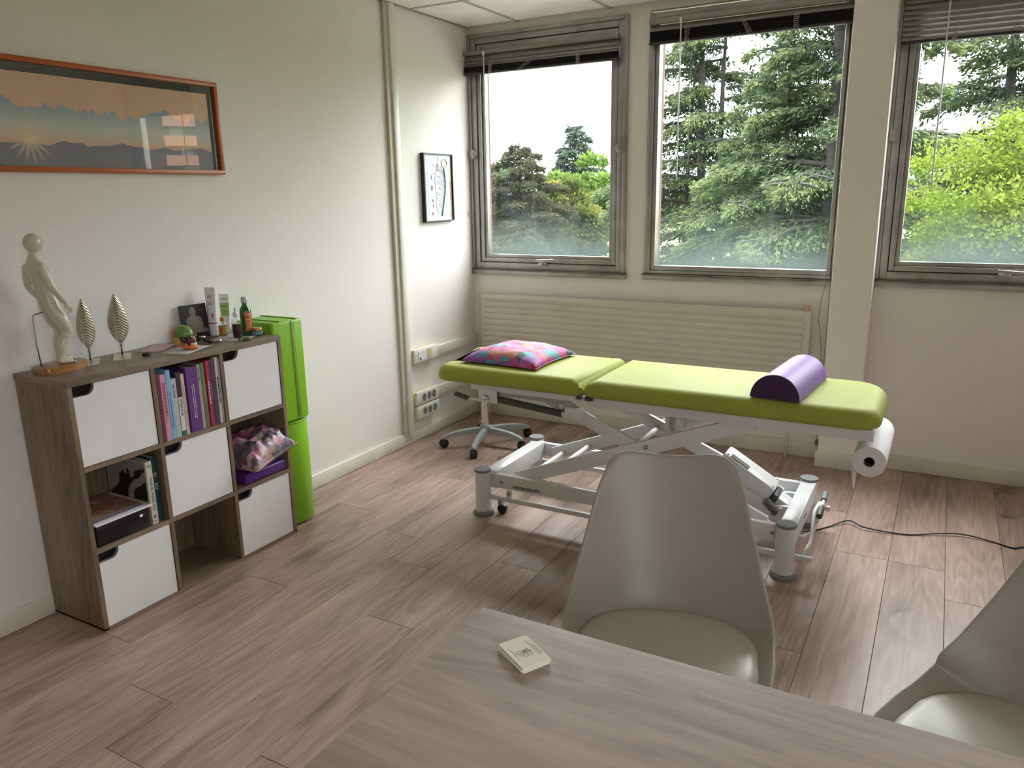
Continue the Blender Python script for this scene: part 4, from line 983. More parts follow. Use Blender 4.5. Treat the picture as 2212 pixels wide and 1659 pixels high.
jr = thing('balm_jar', (0.226, -2.124, ZT+0.003), 'small hexagonal balm jar with a gold lid, rightmost on the shelf', 'jar')
lathe_obj('body', MT['glass'], jr, [(0, 0), (0.020, 0), (0.022, 0.002), (0.022, 0.018), (0.018, 0.022)], 6, None)
lathe_obj('balm', plain('amber_balm', (0.42, 0.28, 0.12), 0.4), jr, [(0, 0.001), (0.020, 0.001), (0.0205, 0.018), (0, 0.0185)], 6, None)
lathe_obj('label', plain('blue_label', (0.12, 0.33, 0.55), 0.5), jr, [(0.0223, 0.003), (0.0223, 0.015)], 6, None)
lathe_obj('lid', plain('gold_lid', (0.50, 0.28, 0.10), 0.3, 0.6), jr, [(0, 0.020), (0.020, 0.020), (0.0205, 0.029), (0.019, 0.031), (0, 0.031)])
dsh = thing('glass_dish', (0.262, -2.228, ZT+0.001), 'small flat green glass dish at the front edge of the shelf top', 'dish')
lathe_obj('rim', plain('olive_glass', (0.10, 0.13, 0.05), 0.1), dsh, [(0, 0), (0.022, 0.0), (0.032, 0.004), (0.030, 0.006), (0.02, 0.003), (0, 0.003)], sm=True, sy=0.8)
wt_ = thing('wristwatch', (0.170, -2.330, ZT), 'black-strapped wristwatch with a chrome case lying by the skull', 'watch')
mb = MB().tube([(0.135, -2.362, ZT+0.010), (0.150, -2.352, ZT+0.024), (0.165, -2.345, ZT+0.012), (0.185, -2.33, ZT+0.004)], [0.006, 0.007, 0.007, 0.006], 8)
mb.build('strap', MT['black'], wt_, True)
MB().lathe([(0, 0), (0.014, 0), (0.016, 0.004), (0.014, 0.009), (0.012, 0.0095)], 24, (0.200, -2.312, ZT+0.004), mat=None).build('case', MT['chrome'], wt_, 40)
MB().lathe([(0, 0), (0.0115, 0), (0.0115, 0.0006), (0, 0.0006)], 24, (0.200, -2.312, ZT+0.0135)).build('dial', plain('salmon_dial', (0.42, 0.15, 0.11), 0.4), wt_)
MB().box((0.142, -2.356, ZT+0.021), (0.164, -2.340, ZT+0.030), 0.003, seg=2).build('buckle', MT['chrome'], wt_, 40)

# ------------------------------------------------------------------ green foam shapes behind the shelf
gc = thing('foam_roll', (0.168, -1.968, 0), 'bright green upright foam cylinder standing behind the shelf end', 'foam roll')
R_ = 0.112
MB().lathe([(0, 0.001), (R_-0.006, 0.001), (R_, 0.010), (R_+0.001, 0.25), (R_, 0.482), (R_-0.004, 0.490), (0, 0.496)], 48, (0.146+0.01, -1.968, 0)).build('cylinder', MT['green'], gc, 60)
mb = MB()
for zz in (0.487,): mb.tube([(0.156+(R_)*math.cos(a), -1.968+R_*math.sin(a), zz) for a in np.linspace(0, 2*PI, 49)[:-1]], 0.0022, 6, closed=True)
mb.build('seam', plain('green_seam', (0.12, 0.30, 0.01), 0.5), gc, True)
gx = thing('foam_wedge', (0.16, -2.0, 0.497), 'bright green upholstered foam block standing on the green cylinder', 'foam block')
def gbx(a, b): return MB().box(a, b, 0.010, seg=3)
gbx((0.038, -2.075, 0.498), (0.262, -1.895, 0.955)).build('block', MT['green'], gx, 50)
MB().tube([(0.262, -1.962, 0.952), (0.2665, -1.962, 0.945), (0.266, -1.958, 0.51)], 0.0025, 6).tube([(0.266, -1.950, 0.945), (0.2655, -1.948, 0.51)], 0.0016, 6).build('zip', plain('pale_zip', (0.42, 0.45, 0.22), 0.5), gx, True)
MB().tube([(0.04, -2.03, 0.957), (0.26, -2.03, 0.957)], 0.002, 6).tube([(0.04, -1.93, 0.957), (0.26, -1.93, 0.957)], 0.002, 6).build('seam', plain('green_seam_b', (0.12, 0.30, 0.01), 0.5), gx, True)

# ------------------------------------------------------------------ big framed sunset picture
pf = thing('sunset_picture', (0.0, -2.67, 1.58), 'wide orange-framed sunset picture hanging on the left wall', 'picture')
py0, py1, pz0, pz1, fw = -3.31, -2.030, 1.580, 1.951, 0.018
mb = MB()
mb.box((0.002, py0, pz0), (0.024, py1, pz0+fw), 0.002); mb.box((0.002, py0, pz1-fw), (0.024, py1, pz1), 0.002)
mb.box((0.002, py0, pz0+fw), (0.024, py0+fw, pz1-fw), 0.002); mb.box((0.002, py1-fw, pz0+fw), (0.024, py1, pz1-fw), 0.002)
mb.build('frame', MT['orange'], pf, 40)
MB().box((0.002, py0+fw, pz0+fw), (0.006, py1-fw, pz1-fw)).build('mount', MT['mount'], pf)
n = NT('sunset_print'); tc = n.coord('Object'); sx_ = n.n('SeparateXYZ', {0: tc}).outputs
# object space: y along the wall (0 at centre of the picture), z up from its lower edge
Y_, Z_ = sx_[1], sx_[2]
zn = n.math('DIVIDE', Z_, 0.30)
sky_ = n.ramp(zn, [(0.30, (0.75, 0.42, 0.30)), (0.38, (0.72, 0.58, 0.42)), (0.52, (0.62, 0.66, 0.62)), (0.72, (0.36, 0.46, 0.54)), (1.0, (0.22, 0.34, 0.46))])
cv = n.n('CombineXYZ', {0: Y_, 1: Z_, 2: 0.0}).outputs[0]
nz1 = n.n('TexNoise', {'Vector': n.n('CombineXYZ', {0: Y_, 1: 3.7, 2: 0.0}).outputs[0], 'Scale': 9.0, 'Detail': 5.0}).outputs[0]
ridge = n.math('MULTIPLY_ADD', nz1, 0.22, 0.22)
mt_ = n.math('LESS_THAN', zn, ridge)
mcol = n.ramp(zn, [(0.0, (0.22, 0.22, 0.22)), (0.2, (0.21, 0.22, 0.26)), (0.4, (0.20, 0.19, 0.28))])
col = n.mix(mt_, sky_, mcol)
nz2 = n.n('TexNoise', {'Vector': n.n('CombineXYZ', {0: Y_, 1: 11.0, 2: 0.0}).outputs[0], 'Scale': 7.0, 'Detail': 6.0, 'Roughness': 0.6}).outputs[0]
torn = n.math('MULTIPLY_ADD', nz2, -1.15, 1.30)
cl = n.math('GREATER_THAN', zn, torn)
ccol = n.mix(n.n('TexNoise', {'Vector': cv, 'Scale': 12.0, 'Detail': 3.0}).outputs[0], (0.80, 0.46, 0.30), (0.85, 0.58, 0.42))
edge = n.math('MULTIPLY', n.math('GREATER_THAN', zn, n.math('ADD', torn, -0.018)), n.math('LESS_THAN', zn, torn))
col = n.mix(n.math('MULTIPLY', edge, 0.4), col, (0.6, 0.5, 0.42))
col = n.mix(cl, col, ccol)
dy_ = n.math('ADD', Y_, 0.162); dz_ = n.math('ADD', Z_, -0.112)
rr_ = n.math('SQRT', n.math('ADD', n.math('MULTIPLY', dy_, dy_), n.math('MULTIPLY', dz_, dz_)))
ang = n.math('ARCTAN2', dz_, dy_)
ray = n.math('MULTIPLY_ADD', n.math('SINE', n.math('MULTIPLY', ang, 16.0)), 0.5, 0.5)
glow = n.math('SUBTRACT', 1.0, n.math('DIVIDE', rr_, n.math('MULTIPLY_ADD', ray, 0.05, 0.045)), clamp=True)
col = n.mix(glow, col, (0.85, 0.66, 0.42))
sunm = n.bsdf(col, 0.5)
MB().box((0.0058, py0+fw+0.02, pz0+fw), (0.0066, py1-fw-0.028, pz1-fw-0.030)).build('sunset_print', sunm, pf)
n = NT('picture_glass'); gl = n.n('BsdfGlossy', {'Roughness': 0.0, 0: (1, 1, 1, 1)}); tr = n.n('BsdfTransparent', {0: (1, 1, 1, 1)})
fr = n.math('MULTIPLY_ADD', n.n('Fresnel', {'IOR': n.math('MULTIPLY_ADD', n.n('NewGeometry').outputs['Backfacing'], -0.8333, 1.5)}).outputs[0], 1.0, 0.0)
mx = n.n('MixShader', {0: fr, 1: tr.outputs[0], 2: gl.outputs[0]}); n.t.links.new(mx.outputs[0], n.out.inputs[0])
MB().box((0.010, py0+fw, pz0+fw), (0.012, py1-fw, pz1-fw)).build('glass_pane', n.m, pf)

# spine chart
sp = thing('spine_chart', (0.0, -0.42, 1.32), 'narrow black-framed spine anatomy chart near the corner', 'picture')
qy0, qy1, qz0, qz1, fw = -0.565, -0.250, 1.322, 1.724, 0.010
mb = MB()
mb.box((0.0, qy0, qz0), (0.024, qy1, qz0+fw*0.7), 0.001); mb.box((0.0, qy0, qz1-fw*0.7), (0.024, qy1, qz1), 0.001)
mb.box((0.0, qy0, qz0), (0.026, qy0+fw, qz1), 0.001); mb.box((0.0, qy1-fw, qz0), (0.024, qy1, qz1), 0.001)
mb.build('frame', MT['black'], sp)
MB().box((0.0, qy0+fw, qz0+fw*0.7), (0.014, qy1-fw, qz1-fw*0.7)).build('chart_paper', plain('pale_blue_paper', (0.62, 0.64, 0.75), 0.4), sp)
cw, chh = qy1-qy0-2*fw, qz1-qz0-2*fw
def CP(u, v): return (0.0145, qy0+fw+cw*u, qz0+fw+chh*v)
inks = {k: plain('chart_ink_' + k, c, 0.5) for k, c in dict(teal=(0.20, 0.42, 0.55), brown=(0.32, 0.16, 0.09), green=(0.40, 0.50, 0.30), blue=(0.28, 0.33, 0.55), salmon=(0.62, 0.28, 0.20), lime=(0.55, 0.65, 0.30), grey=(0.36, 0.37, 0.45)).items()}
spine = [CP(0.66 + 0.10*math.sin((v-0.2)*4.2), v) for v in np.linspace(0.80, 0.06, 30)]
MB().tube(spine, 0.0060, 6).build('spine_drawing', inks['teal'], sp, True)
mb = MB()
for i in range(2, 28, 1): p = Vector(spine[i]); mb.box((0.0145, p.y-0.016, p.z-0.0022), (0.0150, p.y-0.002, p.z+0.0022))
mb.build('vertebrae_drawing', inks['green'], sp)
MB().tube([CP(0.74+0.10*math.cos(a), 0.88+0.065*math.sin(a)) for a in np.linspace(0, 2*PI, 20)[:-1]], 0.0035, 5, closed=True).build('head_drawing', inks['lime'], sp, True)
mb = MB()
for i in range(3, 27, 3):
    p = spine[i]; rd = random.Random(i); q = CP(0.42+0.1*rd.random(), 0.95-0.03*i+rd.random()*0.02); mid = ((0.0145), (p[1]+q[1])/2, (p[2]+q[2])/2+0.012)
    mb.tube([p, mid, q], 0.0011, 4)
    mb.tube([p, ((0.0145), (p[1]+q[1])/2, (p[2]+q[2])/2-0.008), q], 0.0009, 4)
mb.tube([CP(0.30, 0.86), CP(0.45, 0.80), CP(0.38, 0.62), CP(0.42, 0.40), CP(0.40, 0.2), CP(0.48, 0.10), CP(0.72, 0.13)], 0.0011, 4)
mb.tube([CP(0.50, 0.98), CP(0.52, 0.9), CP(0.48, 0.76), CP(0.30, 0.70)], 0.0013, 4)
mb.build('nerve_drawing', inks['grey'], sp, True)
mb = MB()
for (u, v, r1, r2) in ((0.26, 0.66, 0.006, 0.014), (0.27, 0.50, 0.010, 0.018), (0.28, 0.30, 0.008, 0.010), (0.30, 0.22, 0.006, 0.012), (0.27, 0.10, 0.010, 0.010), (0.48, 0.80, 0.004, 0.022)):
    c = CP(u, v); mb.prism([(c[1]+r1*math.cos(a), c[2]+r2*math.sin(a)) for a in np.linspace(0, 2*PI, 11)[:-1]], 0.0145, 0.0150, mat=Matrix(((0, 0, 1, 0), (1, 0, 0, 0), (0, 1, 0, 0), (0, 0, 0, 1))))
mb.build('organ_drawings', inks['brown'], sp)
mb = MB()
for k in range(26):
    v = 0.92 - 0.034*k; u0 = 0.05 if k % 3 else 0.03; c0 = CP(u0, v); c1 = CP(u0 + 0.06 + 0.10*random.random(), v); mb.box((0.0145, c0[1], c0[2]), (0.0149, c1[1], c1[2]+0.0018))
mb.build('caption_lines', inks['blue'], sp)
for (va, vb, kk) in ((0.60, 0.82, 'lime'), (0.30, 0.60, 'salmon'), (0.12, 0.28, 'green'), (0.03, 0.11, 'salmon')):
    a, b_ = CP(0.93, va), CP(0.985, vb); MB().box((0.0143, a[1], a[2]), (0.0148, b_[1], b_[2])).build('margin_bar', inks[kk], sp)

# art on the right-hand wall, seen only in the picture's glass
ra = thing('wall_print', (RX, -0.75, 1.3), 'pale print with a dark round tree on the right-hand wall', 'picture')
MB().box((RX-0.012, -1.15, 1.15), (RX, -0.55, 2.0), 0.002).build('canvas', plain('pale_canvas', (0.55, 0.55, 0.56), 0.7), ra)
MB().prism([(-0.86+0.20*math.cos(a)*(1+0.1*math.sin(7*a)), 1.60+0.20*math.sin(a)*(1+0.1*math.cos(5*a))) for a in np.linspace(0, 2*PI, 40)[:-1]], RX-0.014, RX-0.0125, mat=Matrix(((0, 0, 1, 0), (1, 0, 0, 0), (0, 1, 0, 0), (0, 0, 0, 1)))).build('painted_disc', picture_mat('dark_red_tree', [(0.03, 0.03, 0.035), (0.16, 0.16, 0.17), (0.25, 0.03, 0.03)], 9.0, 2.0), ra)

# ------------------------------------------------------------------ treatment couch
PT, PB = 0.697, 0.622
cc = thing('treatment_couch', (1.645, -1.235, 0), 'lime green padded treatment couch with white scissor-lift frame', 'treatment couch')
def pad(name, pts):
    Q = [Vector((p[0], p[1])) for p in pts]; n_ = len(Q); area = sum(Q[i].cross(Q[(i+1) % n_]) for i in range(n_))
    if area < 0: Q = Q[::-1]
    N_ = []
    for i in range(n_):
        a = (Q[i]-Q[i-1]).normalized(); b = (Q[(i+1) % n_]-Q[i]).normalized(); t = (a+b).normalized(); N_.append(Vector((-t.y, t.x)) / max(0.75, t.dot(a)))
    R_ = [(0.014, PB), (0.004, PB+0.004), (0.0, PB+0.012), (0.0, PB+0.020)]
    for k in range(1, 11):
        a = PI/2*k/10; R_.append((0.052*(1-math.cos(a)), PB+0.020+(PT-PB-0.022)*math.sin(a)))
    t_ = bmesh.new(); rg = [[t_.verts.new((Q[i].x+N_[i].x*d_, Q[i].y+N_[i].y*d_, z_)) for i in range(n_)] for d_, z_ in R_]
    for A, B in zip(rg, rg[1:]):
        for i in range(n_): t_.faces.new((A[i], A[(i+1) % n_], B[(i+1) % n_], B[i]))
    t_.faces.new(rg[0][::-1]); cap_ = t_.faces.new(rg[-1]); bmesh.ops.triangulate(t_, faces=[cap_])
    return MB().merge(t_).build(name, MT['vinyl'], cc, 50)
YN, YF = -1.492, -0.950
# left pad: outline runs round the face cut-out at the head end
L0 = 0.668
P_ = []
P_ += [(1.452, YF+0.012), (1.40, YF)] + [(0.86, YF)]
P_ += [(L0+0.025 + 0.080*math.cos(a), YF-0.080 + 0.080*math.sin(a)) for a in np.linspace(PI/2, 1.5*PI, 13)]
P_ += [(L0+0.085, -1.111), (L0+0.130, -1.116), (L0+0.170, -1.132), (L0+0.195, -1.165), (L0+0.202, -1.204), (L0+0.195, -1.243), (L0+0.170, -1.276), (L0+0.135, -1.294)]
P_ += [(L0+0.098 + 0.097*math.cos(a), YN+0.097 + 0.097*math.sin(a)) for a in np.linspace(PI/2, 1.5*PI, 15)]
P_ += [(1.40, YN), (1.443, YN+0.012)]
pad('head_pad', P_)
P_ = [(2.50, YF)] + [(2.622-0.15 + 0.15*math.cos(a), YF-0.15 + 0.15*math.sin(a)) for a in np.linspace(PI/2, 0, 8)][1:] + [(2.622-0.09 + 0.09*math.cos(a), YN+0.09 + 0.09*math.sin(a)) for a in np.linspace(0, -PI/2, 7)] + [(1.51, YN), (1.464, YN+0.012), (1.470, YF+0.012), (1.52, YF)]
pad('body_pad', P_[::-1])
mb = MB().tube([(1.442, YN+0.018, 0.628), (1.444, YN+0.006, 0.655), (1.452, YN+0.004, 0.664), (1.460, YN+0.012, 0.650), (1.463, YN+0.03, 0.628)], 0.006, 8)
mb.build('vinyl_fold', MT['vinyl'], cc, True)
MB().box((1.428, YN+0.01, PB-0.012), (1.448, YN+0.05, PB+0.0)).box((1.468, YN+0.01, PB-0.014), (1.50, YN+0.05, PB+0.0)).build('underside_trim', MT['darkgrey'], cc)
W_ = MT['metalwhite']
def Bm(name, *args, mat=W_, **kw): return MB().beam(*args, **kw).build(name, mat, cc, 40)
RZc = 0.598
for yy in (-1.452, -1.0): 
    MB().box((1.47, yy-0.014, PB-0.044), (2.598, yy+0.014, PB-0.001), 0.003).build('top_rail', W_, cc, 40)
    MB().box((0.875, yy-0.012, PB-0.030), (1.47, yy+0.012, PB-0.001), 0.003).build('head_rail', W_, cc, 40)
for xx in (0.9, 1.42, 1.52, 2.05, 2.58): MB().box((xx-0.012, -1.45, PB-0.036), (xx+0.012, -1.0, PB-0.004), 0.002).build('cross_bar', W_, cc, 40)
MB().box((0.92, -1.47, PB-0.085), (1.02, -1.462, PB-0.02), 0.003).build('head_plate', W_, cc, 40)
m = Matrix.Translation((0.965, -1.478, 0.562)) @ Matrix.Rotation(PI/2, 4, 'X')
MB().lathe([(0, 0.014), (0.010, 0.011), (0.0135, 0.004), (0.014, -0.006), (0, -0.006)], 18, mat=m).build('bolt_knob', MT['chrome'], cc, True)
MB().tube([(0.985, -1.45, 0.556), (1.34, -1.44, 0.522)], 0.0165, 16).build('gas_spring', MT['darkgrey'], cc, 40)
MB().tube([(1.33, -1.44, 0.523), (1.375, -1.44, 0.519)], 0.012, 14).box((1.36, -1.46, 0.505), (1.44, -1.42, 0.56), 0.006).build('spring_mount', W_, cc, 40)
MB().box((1.0, -1.452, PB-0.050), (1.36, -1.448, PB-0.030), 0.001).build('linkage_strip', MT['steel'], cc)
hb = MB().tube([(0.93, -1.46, 0.545), (0.862, -1.47, 0.545)], 0.007, 10).build('tilt_lever', W_, cc, True)
MB().tube([(0.866, -1.47, 0.546), (0.795, -1.475, 0.564)], 0.011, 12).build('grip', MT['darkgrey'], hb, 40)
# base
LX0, LX1, LY0, LY1 = 0.958, 2.333, -1.510, -0.955
for x, y in ((LX0, LY0), (LX1, LY0), (LX0, LY1), (LX1, LY1)):
    lg = MB().lathe([(0, 0.012), (0.040, 0.012), (0.038, 0.02), (0.0375, 0.212), (0, 0.212)], 32, (x, y, 0)).build('leg', W_, cc, 40)
    lab(MB().lathe([(0, 0.2125), (0.0385, 0.2125), (0.0405, 0.215), (0.0405, 0.221), (0.038, 0.224), (0, 0.224)], 32, (x, y, 0)).build('cap', MT['greycap'], lg, 40), 'grey rubber cap')
    MB().lathe([(0, 0), (0.049, 0.0), (0.0505, 0.004), (0.047, 0.014), (0.0405, 0.020), (0, 0.020)], 32, (x, y, 0)).build('foot', MT['greycap'], lg, 40)
MB().box((LX0-0.004, LY0+0.02, 0.128), (LX0+0.066, LY1-0.02, 0.212), 0.004).build('end_beam', W_, cc, 40)
MB().box((LX1-0.030, LY0+0.02, 0.128), (LX1+0.034, LY1-0.02, 0.214), 0.004).build('end_beam', W_, cc, 40)
MB().box((LX0+0.03, LY0+0.008, 0.138), (LX1-0.03, LY0+0.038, 0.205), 0.003).build('side_beam', W_, cc, 40)
MB().box((LX0+0.03, LY1-0.038, 0.138), (LX1-0.03, LY1-0.008, 0.205), 0.003).build('side_beam', W_, cc, 40)
for y, xe in ((LY0+0.002, 2.435), (LY1+0.0, 2.43)):
    MB().box((LX0+0.035, y-0.009, 0.080), (xe, y+0.009, 0.102), 0.002).build('lift_bar', W_, cc, 40)
for x in (1.10, 2.19):
    MB().box((x-0.011, LY0-0.009, 0.10), (x+0.011, LY0+0.006, 0.138), 0.001).build('bracket', W_, cc)
for x, z in ((1.055, 0.168), (1.10, 0.124), (2.19, 0.124), (2.28, 0.17)):
    m = Matrix.Translation((x, LY0+0.008 if z > 0.15 else LY0-0.009, z)) @ Matrix.Rotation(PI/2, 4, 'X')
    MB().lathe([(0, 0.006), (0.006, 0.005), (0.007, 0.001), (0.009, 0), (0, 0)], 14, mat=m).build('bolt', MT['steel'], cc, 40)
lo = text('«ecopostural»', 0.0285, MT['ink'], cc, frame_m((1.115, LY0+0.0072, 0.150), (1, 0, 0), (0, 0, 1)), name='lettering', xs=0.86, ext=0.0006)
text('ecopostural', 0.014, MT['ink'], cc, frame_m((LX1+0.0345, -1.30, 0.165), (0, 1, 0), (0, 0, 1)), xs=1.0, ext=0.0006)
text('C3500', 0.012, MT['inkgrey'], cc, frame_m((2.14, LY0+0.0072, 0.172), (1, 0, 0), (0, 0, 1)), ext=0.0004) if False else None
# casters tucked behind the legs
for x, y in ((1.035, -1.475), (2.27, -1.0)):
    ca_ = MB().box((x-0.012, y-0.014, 0.045), (x+0.012, y+0.014, 0.085), 0.002).build('caster', MT['steel'], cc)
    m = Matrix.Translation((x+0.006, y+0.012, 0.024)) @ Matrix.Rotation(PI/2, 4, 'X')
    MB().lathe([(0, 0), (0.020, 0), (0.024, 0.004), (0.024, 0.020), (0.020, 0.024), (0, 0.024)], 22, mat=m).build('wheel', MT['black'], ca_, 40)
# scissor arms
for yy in (-1.435, -1.035):
    MB().beam((1.10, yy, 0.175), (2.17, yy, 0.590), 0.020, 0.062, up=(0, 0, 1)).build('scissor_arm', W_, cc, 40)
for yy in (-1.405, -1.065):
    MB().beam((1.235, yy, 0.590), (2.235, yy, 0.165), 0.020, 0.060, up=(0, 0, 1)).build('scissor_arm', W_, cc, 40)
for (x, z) in ((1.30, 0.245), (1.16, 0.190), (1.66, 0.395), (2.02, 0.53), (1.33, 0.555)):
    MB().tube([(x, -1.43, z), (x, -1.04, z)], 0.013, 12).build('cross_tube', W_, cc, 40)
m = Matrix.Translation((1.735, -1.445, 0.425)) @ Matrix.Rotation(PI/2, 4, 'X')
MB().lathe([(0, 0.008), (0.008, 0.006), (0.010, 0)], 16, mat=m).build('pivot_bolt', MT['steel'], cc, True)
# motor on the lower right
dm = Vector((0.60, 0, -0.36)).normalized()
q0 = Vector((1.985, -1.13, 0.325))
# axis basis of the motor: along dm, sideways y
up_ = Vector((0, 1, 0)).cross(dm) * -1
mm = Matrix(((dm.x, 0, -dm.z*-1 if False else up_.x, q0.x), (dm.y, 1, up_.y, q0.y), (dm.z, 0, up_.z, q0.z), (0, 0, 0, 1)))
if up_.z < 0: mm = Matrix(((dm.x, 0, -up_.x, q0.x), (dm.y, 1, -up_.y, q0.y), (dm.z, 0, -up_.z, q0.z), (0, 0, 0, 1)))
mo = MB().box((0.0, -0.065, -0.035), (0.26, 0.062, 0.045), 0.012, mm, seg=2).build('motor_housing', W_, cc, 40)
MB().box((0.03, -0.055, 0.0455), (0.12, -0.020, 0.0475), 0.0005, mm).build('dark_stripe', MT['darkgrey'], mo)
MB().box((0.265, -0.060, -0.045), (0.285, 0.050, 0.025), 0.004, mm).build('motor_collar', MT['darkgrey'], mo, 40)
MB().box((-0.03, -0.085, -0.075), (0.40, -0.060, -0.020), 0.003, mm).build('motor_bracket', W_, cc, 40)
MB().box((0.288, -0.050, -0.06), (0.40, 0.050, 0.020), 0.012, mm, seg=2).build('gearbox', W_, cc, 40)
for dx, dy_ in ((0.015, -0.05), (0.245, -0.05), (0.245, 0.048), (0.015, 0.048)):
    MB().lathe([(0, 0.0), (0.004, 0), (0.004, 0.001), (0, 0.001)], 10, mat=mm @ Matrix.Translation((dx, dy_, 0.0452))).build('screw', MT['darkgrey'], mo)
MB().tube([(2.255, -1.21, 0.145), (2.255, -1.05, 0.145)], 0.014, 14).build('axle', W_, cc, 40)
MB().beam((2.15, -1.19, 0.14), (2.32, -1.19, 0.15), 0.018, 0.035).beam((2.15, -1.07, 0.16), (2.32, -1.07, 0.17), 0.018, 0.035).build('motor_mount', W_, cc, 40)
MB().tube([(2.20, -1.23, 0.19), (2.235, -1.22, 0.15), (2.235, -1.19, 0.12)], 0.017, 10).build('actuator_end', MT['aludark'], cc, 40)
MB().tube([(2.03, -1.24, 0.27), (2.03, -1.25, 0.19)], 0.003, 6).tube([(2.13, -1.28, 0.02), (2.18, -1.20, 0.10), (2.24, -1.14, 0.12), (2.30, -1.10, 0.10)], 0.003, 6).build('motor_cable', MT['black'], cc, True)
# foot lever at the right end
MB().tube([(2.39, -1.505, 0.092), (2.405, -1.46, 0.11), (2.41, -1.40, 0.11), (2.41, -1.36, 0.13), (2.40, -1.24, 0.185), (2.41, -1.18, 0.20), (2.41, -1.0, 0.12), (2.405, -0.96, 0.095)], 0.0085, 10).build('foot_lever', W_, cc, True)
MB().tube([(2.352, -1.40, 0.135), (2.375, -1.37, 0.115), (2.405, -1.30, 0.115), (2.418, -1.25, 0.17), (2.42, -1.20, 0.21)], 0.0085, 10).build('pedal_bar', W_, cc, True)
lab(MB().tube([(2.425, -1.305, 0.19), (2.423, -1.235, 0.20)], 0.0125, 12).build('pedal_grip', MT['darkgrey'], cc, 40), 'dark grey rubber grip')
lab(MB().tube([(2.423, -1.17, 0.21), (2.42, -1.10, 0.215)], 0.0125, 12).build('pedal_grip', MT['greycap'], cc, 40), 'lighter grey rubber grip')
MB().tube([(2.424, -1.24, 0.2), (2.423, -1.17, 0.21)], 0.007, 10).build('pedal_rod', W_, cc, True)
MB().prism([(-1.475, 0.128), (-1.435, 0.128), (-1.440, 0.060), (-1.455, 0.052), (-1.468, 0.060)], LX1+0.018, LX1+0.024, mat=Matrix(((0, 0, 1, 0), (1, 0, 0, 0), (0, 1, 0, 0), (0, 0, 0, 1)))).build('hanging_bracket', MT['alu'], cc)
# bracket on the scissor, right of centre
MB().box((1.80, -1.40, 0.50), (1.875, -1.33, 0.585), 0.008).build('arm_bracket', W_, cc, 40)
MB().tube([(1.835, -1.41, 0.50), (1.835, -1.41, 0.57)], 0.008, 10).build('bracket_roller', MT['steel'], cc, 40)

# paper roll under the foot end
pr = thing('paper_roll', (2.598, -1.18, 0.49), 'white couch-paper roll hanging under the right end of the couch', 'paper roll')
m = Matrix.Translation((2.594, -1.420, 0.487)) @ Matrix.Rotation(-PI/2, 4, 'X')
MB().lathe([(0.018, 0), (0.0585, 0.0), (0.059, 0.002), (0.059, 0.438), (0.0585, 0.44), (0.018, 0.44)], 48, mat=m, cap=False).build('roll', MT['paper'], pr, 50)
MB().lathe([(0.0175, 0.001), (0.0195, -0.0012), (0.0195, 0.44), (0.0, 0.44)], 28, mat=m, cap=False).build('core', plain('cardboard_core', (0.20, 0.17, 0.14), 0.8), pr, 50)
MB().tube([(2.594, -1.20, 0.487), (2.594, -0.97, 0.487)], 0.006, 8).build('holder_rod', MT['steel'], pr, True)
def tail(u, v):
    z = 0.487 - 0.118*v; x = 2.536 + 0.012*v*v; ya = -1.418 + 0.0*u
    return (x + 0.004*math.sin(3*u), -1.418 + u*(0.44*(1-v)**0.8 + 0.004), z)
o = MB().grid(tail, 10, 12).build('loose_end', MT['paper'], pr, True); o.modifiers.new('s', 'SOLIDIFY').thickness = 0.0005
MB().box((2.585, -1.0, 0.484), (2.60, -0.985, 0.60), 0.002).box((2.585, -1.405, 0.56), (2.60, -1.395, 0.60), 0.001).build('hanger', MT['metalwhite'], pr)

# bolster
bo = thing('half_round_bolster', (2.26, -1.24, PT), 'lilac half-round bolster lying across the right end of the couch', 'bolster')
hp = [(0.093*math.cos(a), 0.095*math.sin(a)) for a in np.linspace(0, PI, 28)]
def bm_(x0_, y0_, x1_, y1_):
    ax = Vector((x1_-x0_, y1_-y0_, 0)); L = ax.length; ax.normalize(); sd = Vector((ax.y, -ax.x, 0))
    return Matrix(((sd.x, 0, ax.x, x0_), (sd.y, 0, ax.y, y0_), (0, 1, 0, PT+0.001), (0, 0, 0, 1))), L
mB, LB = bm_(2.247, -1.462, 2.285, -1.015)
MB().prism(hp, 0.003, LB-0.003, mat=mB).build('body', MT['purple'], bo, 50)
MB().prism([(p[0]*0.985, p[1]*0.985+0.001) for p in hp], 0.0, LB, mat=mB).build('end_panel', MT['purpledark'], bo)
MB().tube([mB @ Vector((p[0], p[1], 0.004)) for p in hp], 0.0018, 6).build('seam', plain('grey_piping', (0.34, 0.31, 0.38), 0.5), bo, True)

# cushion on the head pad
cushion('patchwork_cushion', 'colourful pink and teal patterned cushion lying on the couch head', 0.995, -1.205, PT+0.0, 0.210, 0.200, 0.072, -0.04, MT['patch'], 0.006, 2, (0, 0), 0.12)

